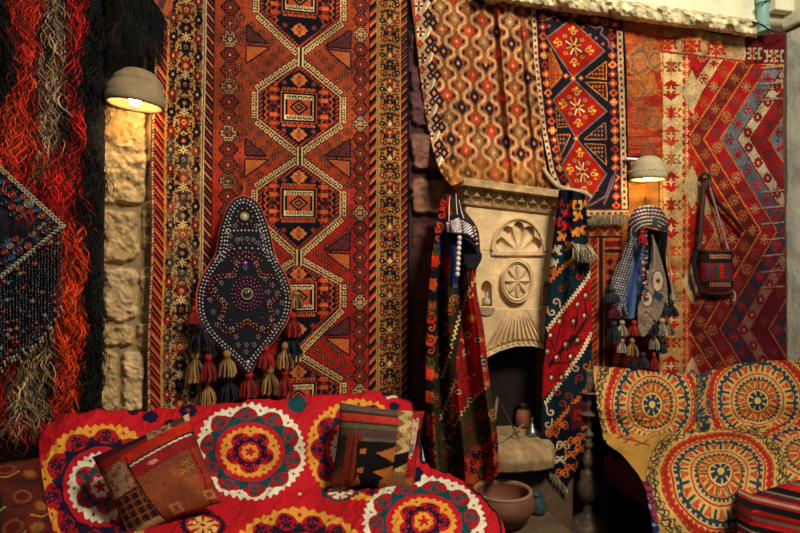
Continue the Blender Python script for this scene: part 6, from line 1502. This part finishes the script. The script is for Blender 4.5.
blist = [(12, 195, 'r', 5), (18, 200, 'b', 3.4), (24, 197, 'o', 4), (12, 207, 'r', 4.4), (20, 209, 'o', 4.6), (29, 204, 'w', 6), (38, 210, 'b', 4), (31, 212, 'r', 4), (24, 214, 'b', 3.6), (13, 214, 'k', 4.4), (19, 218, 'r', 4), (42, 216, 'o', 4.4), (48, 219, 'g', 3.2), (29, 224, 'b', 5.2), (40, 228, 'w', 3), (46, 231, 'p', 5.4), (53, 228, 'k', 4), (52, 222, 'n', 3),
         (32, 234, 'w', 4.6), (25, 239, 'k', 4.4), (16, 239, 'r', 4.2), (8, 241, 'b', 4), (20, 243, 'g', 3.2), (28, 246, 'o', 4.6), (36, 240, 'n', 4), (18, 251, 'p', 6.6), (10, 246, 'w', 4.4), (5, 252, 'r', 4), (12, 258, 'b', 4.4), (4, 262, 'k', 4.6), (30, 198+5, 'n', 3), (9, 187, 'k', 4), (3, 192, 'p', 5), (3, 182, 'b', 4), (4, 203, 'g', 3.6), (36, 218, 'k', 3), (2, 246, 'n', 4), (-4, 190, 'r', 5), (-6, 250, 'o', 5), (-12, 200, 'b', 5), (-14, 240, 'w', 5), (-20, 215, 'r', 5), (-30, 225, 'b', 6), (-24, 235, 'k', 4), (-6, 266, 'w', 5), (-40, 215, 'o', 5), (-45, 230, 'g', 4), (9, 266, 'p', 4), (16, 188+4, 'k', 3), (33, 229, 'r', 2.6), (44, 224, 'w', 2.6), (23, 233, 'r', 3)]
tmpl = {}
for (x, y, k, r) in blist:
    p = W(x, y, DO+.002)
    if k not in tmpl:
        b = MB(); b.lathe((0, 0, 0), [(1, 0), (1, .35), (.8, .55), (.62, .45), (.5, .3), (.35, .45), (.0005, .5)], 18, T, UP, -N, col=bc[k], cap=False)
        o = raw('button', np.concatenate(b.V), b.F, BTN, None, np.concatenate(b.C), True, pivot=(0, 0, 0)); o.parent = dp; tmpl[k] = o
    else: o = tmpl[k].copy(); COL.objects.link(o); o.parent = dp
    s = r/600*p[1]*.82; o.location = Vector(p-OFF[dp.name]); o.scale = (s, s, s)
# bead strings from the lower edges
BC = ['1b1d24', '2a2c34', '16161a', '4a4a4e', '1e2c34', '5a5854', '221a1c']; BR = ['8a2620', '1b4a60', '5a2038', '8a5230', '7c766a', '6e221c', '1f5f66']
for i, x in enumerate(np.arange(-62, 63, 3.15)):
    ytop = (226+(63-x)*.82) if x > -9 else 285-(-9-x)*.86
    yend = np.interp(x, [-62, 0, 20, 40, 62], [330, 362, 352, 338, 306])+rg.uniform(-4, 4)
    b = MB(); y = ytop+2; xs = x
    while y < yend:
        big = rg.random() < .06; r = rg.uniform(2.0, 2.7) if big else rg.uniform(.8, 1.15)
        c = BR[rg.integers(7)] if big or rg.random() < .13 else BC[rg.integers(7)]
        p = W(xs+rg.normal(0, .3), y, DO+.02+.012*math.sin(i*1.3)+.006*(y-ytop)/100); s = r/600*p[1]; b.ball(p, s, 7, 5, c, (1, 1, 1.05 if big else 1.5)); y += 2*r*(1.0 if big else 1.35)
    b.ball(W(xs, y+2, DO+.03), .0065, 8, 5, ['a89c80', '8a8478', '6a6a70'][i % 3], (.8, .6, 1.2))
    b.ball(W(xs+1.2, y+5, DO+.03), .0055, 8, 5, ['948a74', '7a2a24', 'a89c80'][i % 3], (.8, .6, 1.2))
    b.build('bead_string', BEAD, dp)
o = None
P0 = W(rg.uniform(14, 36, 160), rg.uniform(218, 224, 160), DO+.012); 
o = strands('thread_fringe', P0, rg.uniform(.03, .07, 160), np.stack([rg.normal(-.02, .01, 160)]+[np.zeros(160)]*2, -1), hexc('241c20')*rg.uniform(.6, 2, (160, 1)), HAIR, dp, .0014, 4); o['kind'] = 'stuff'
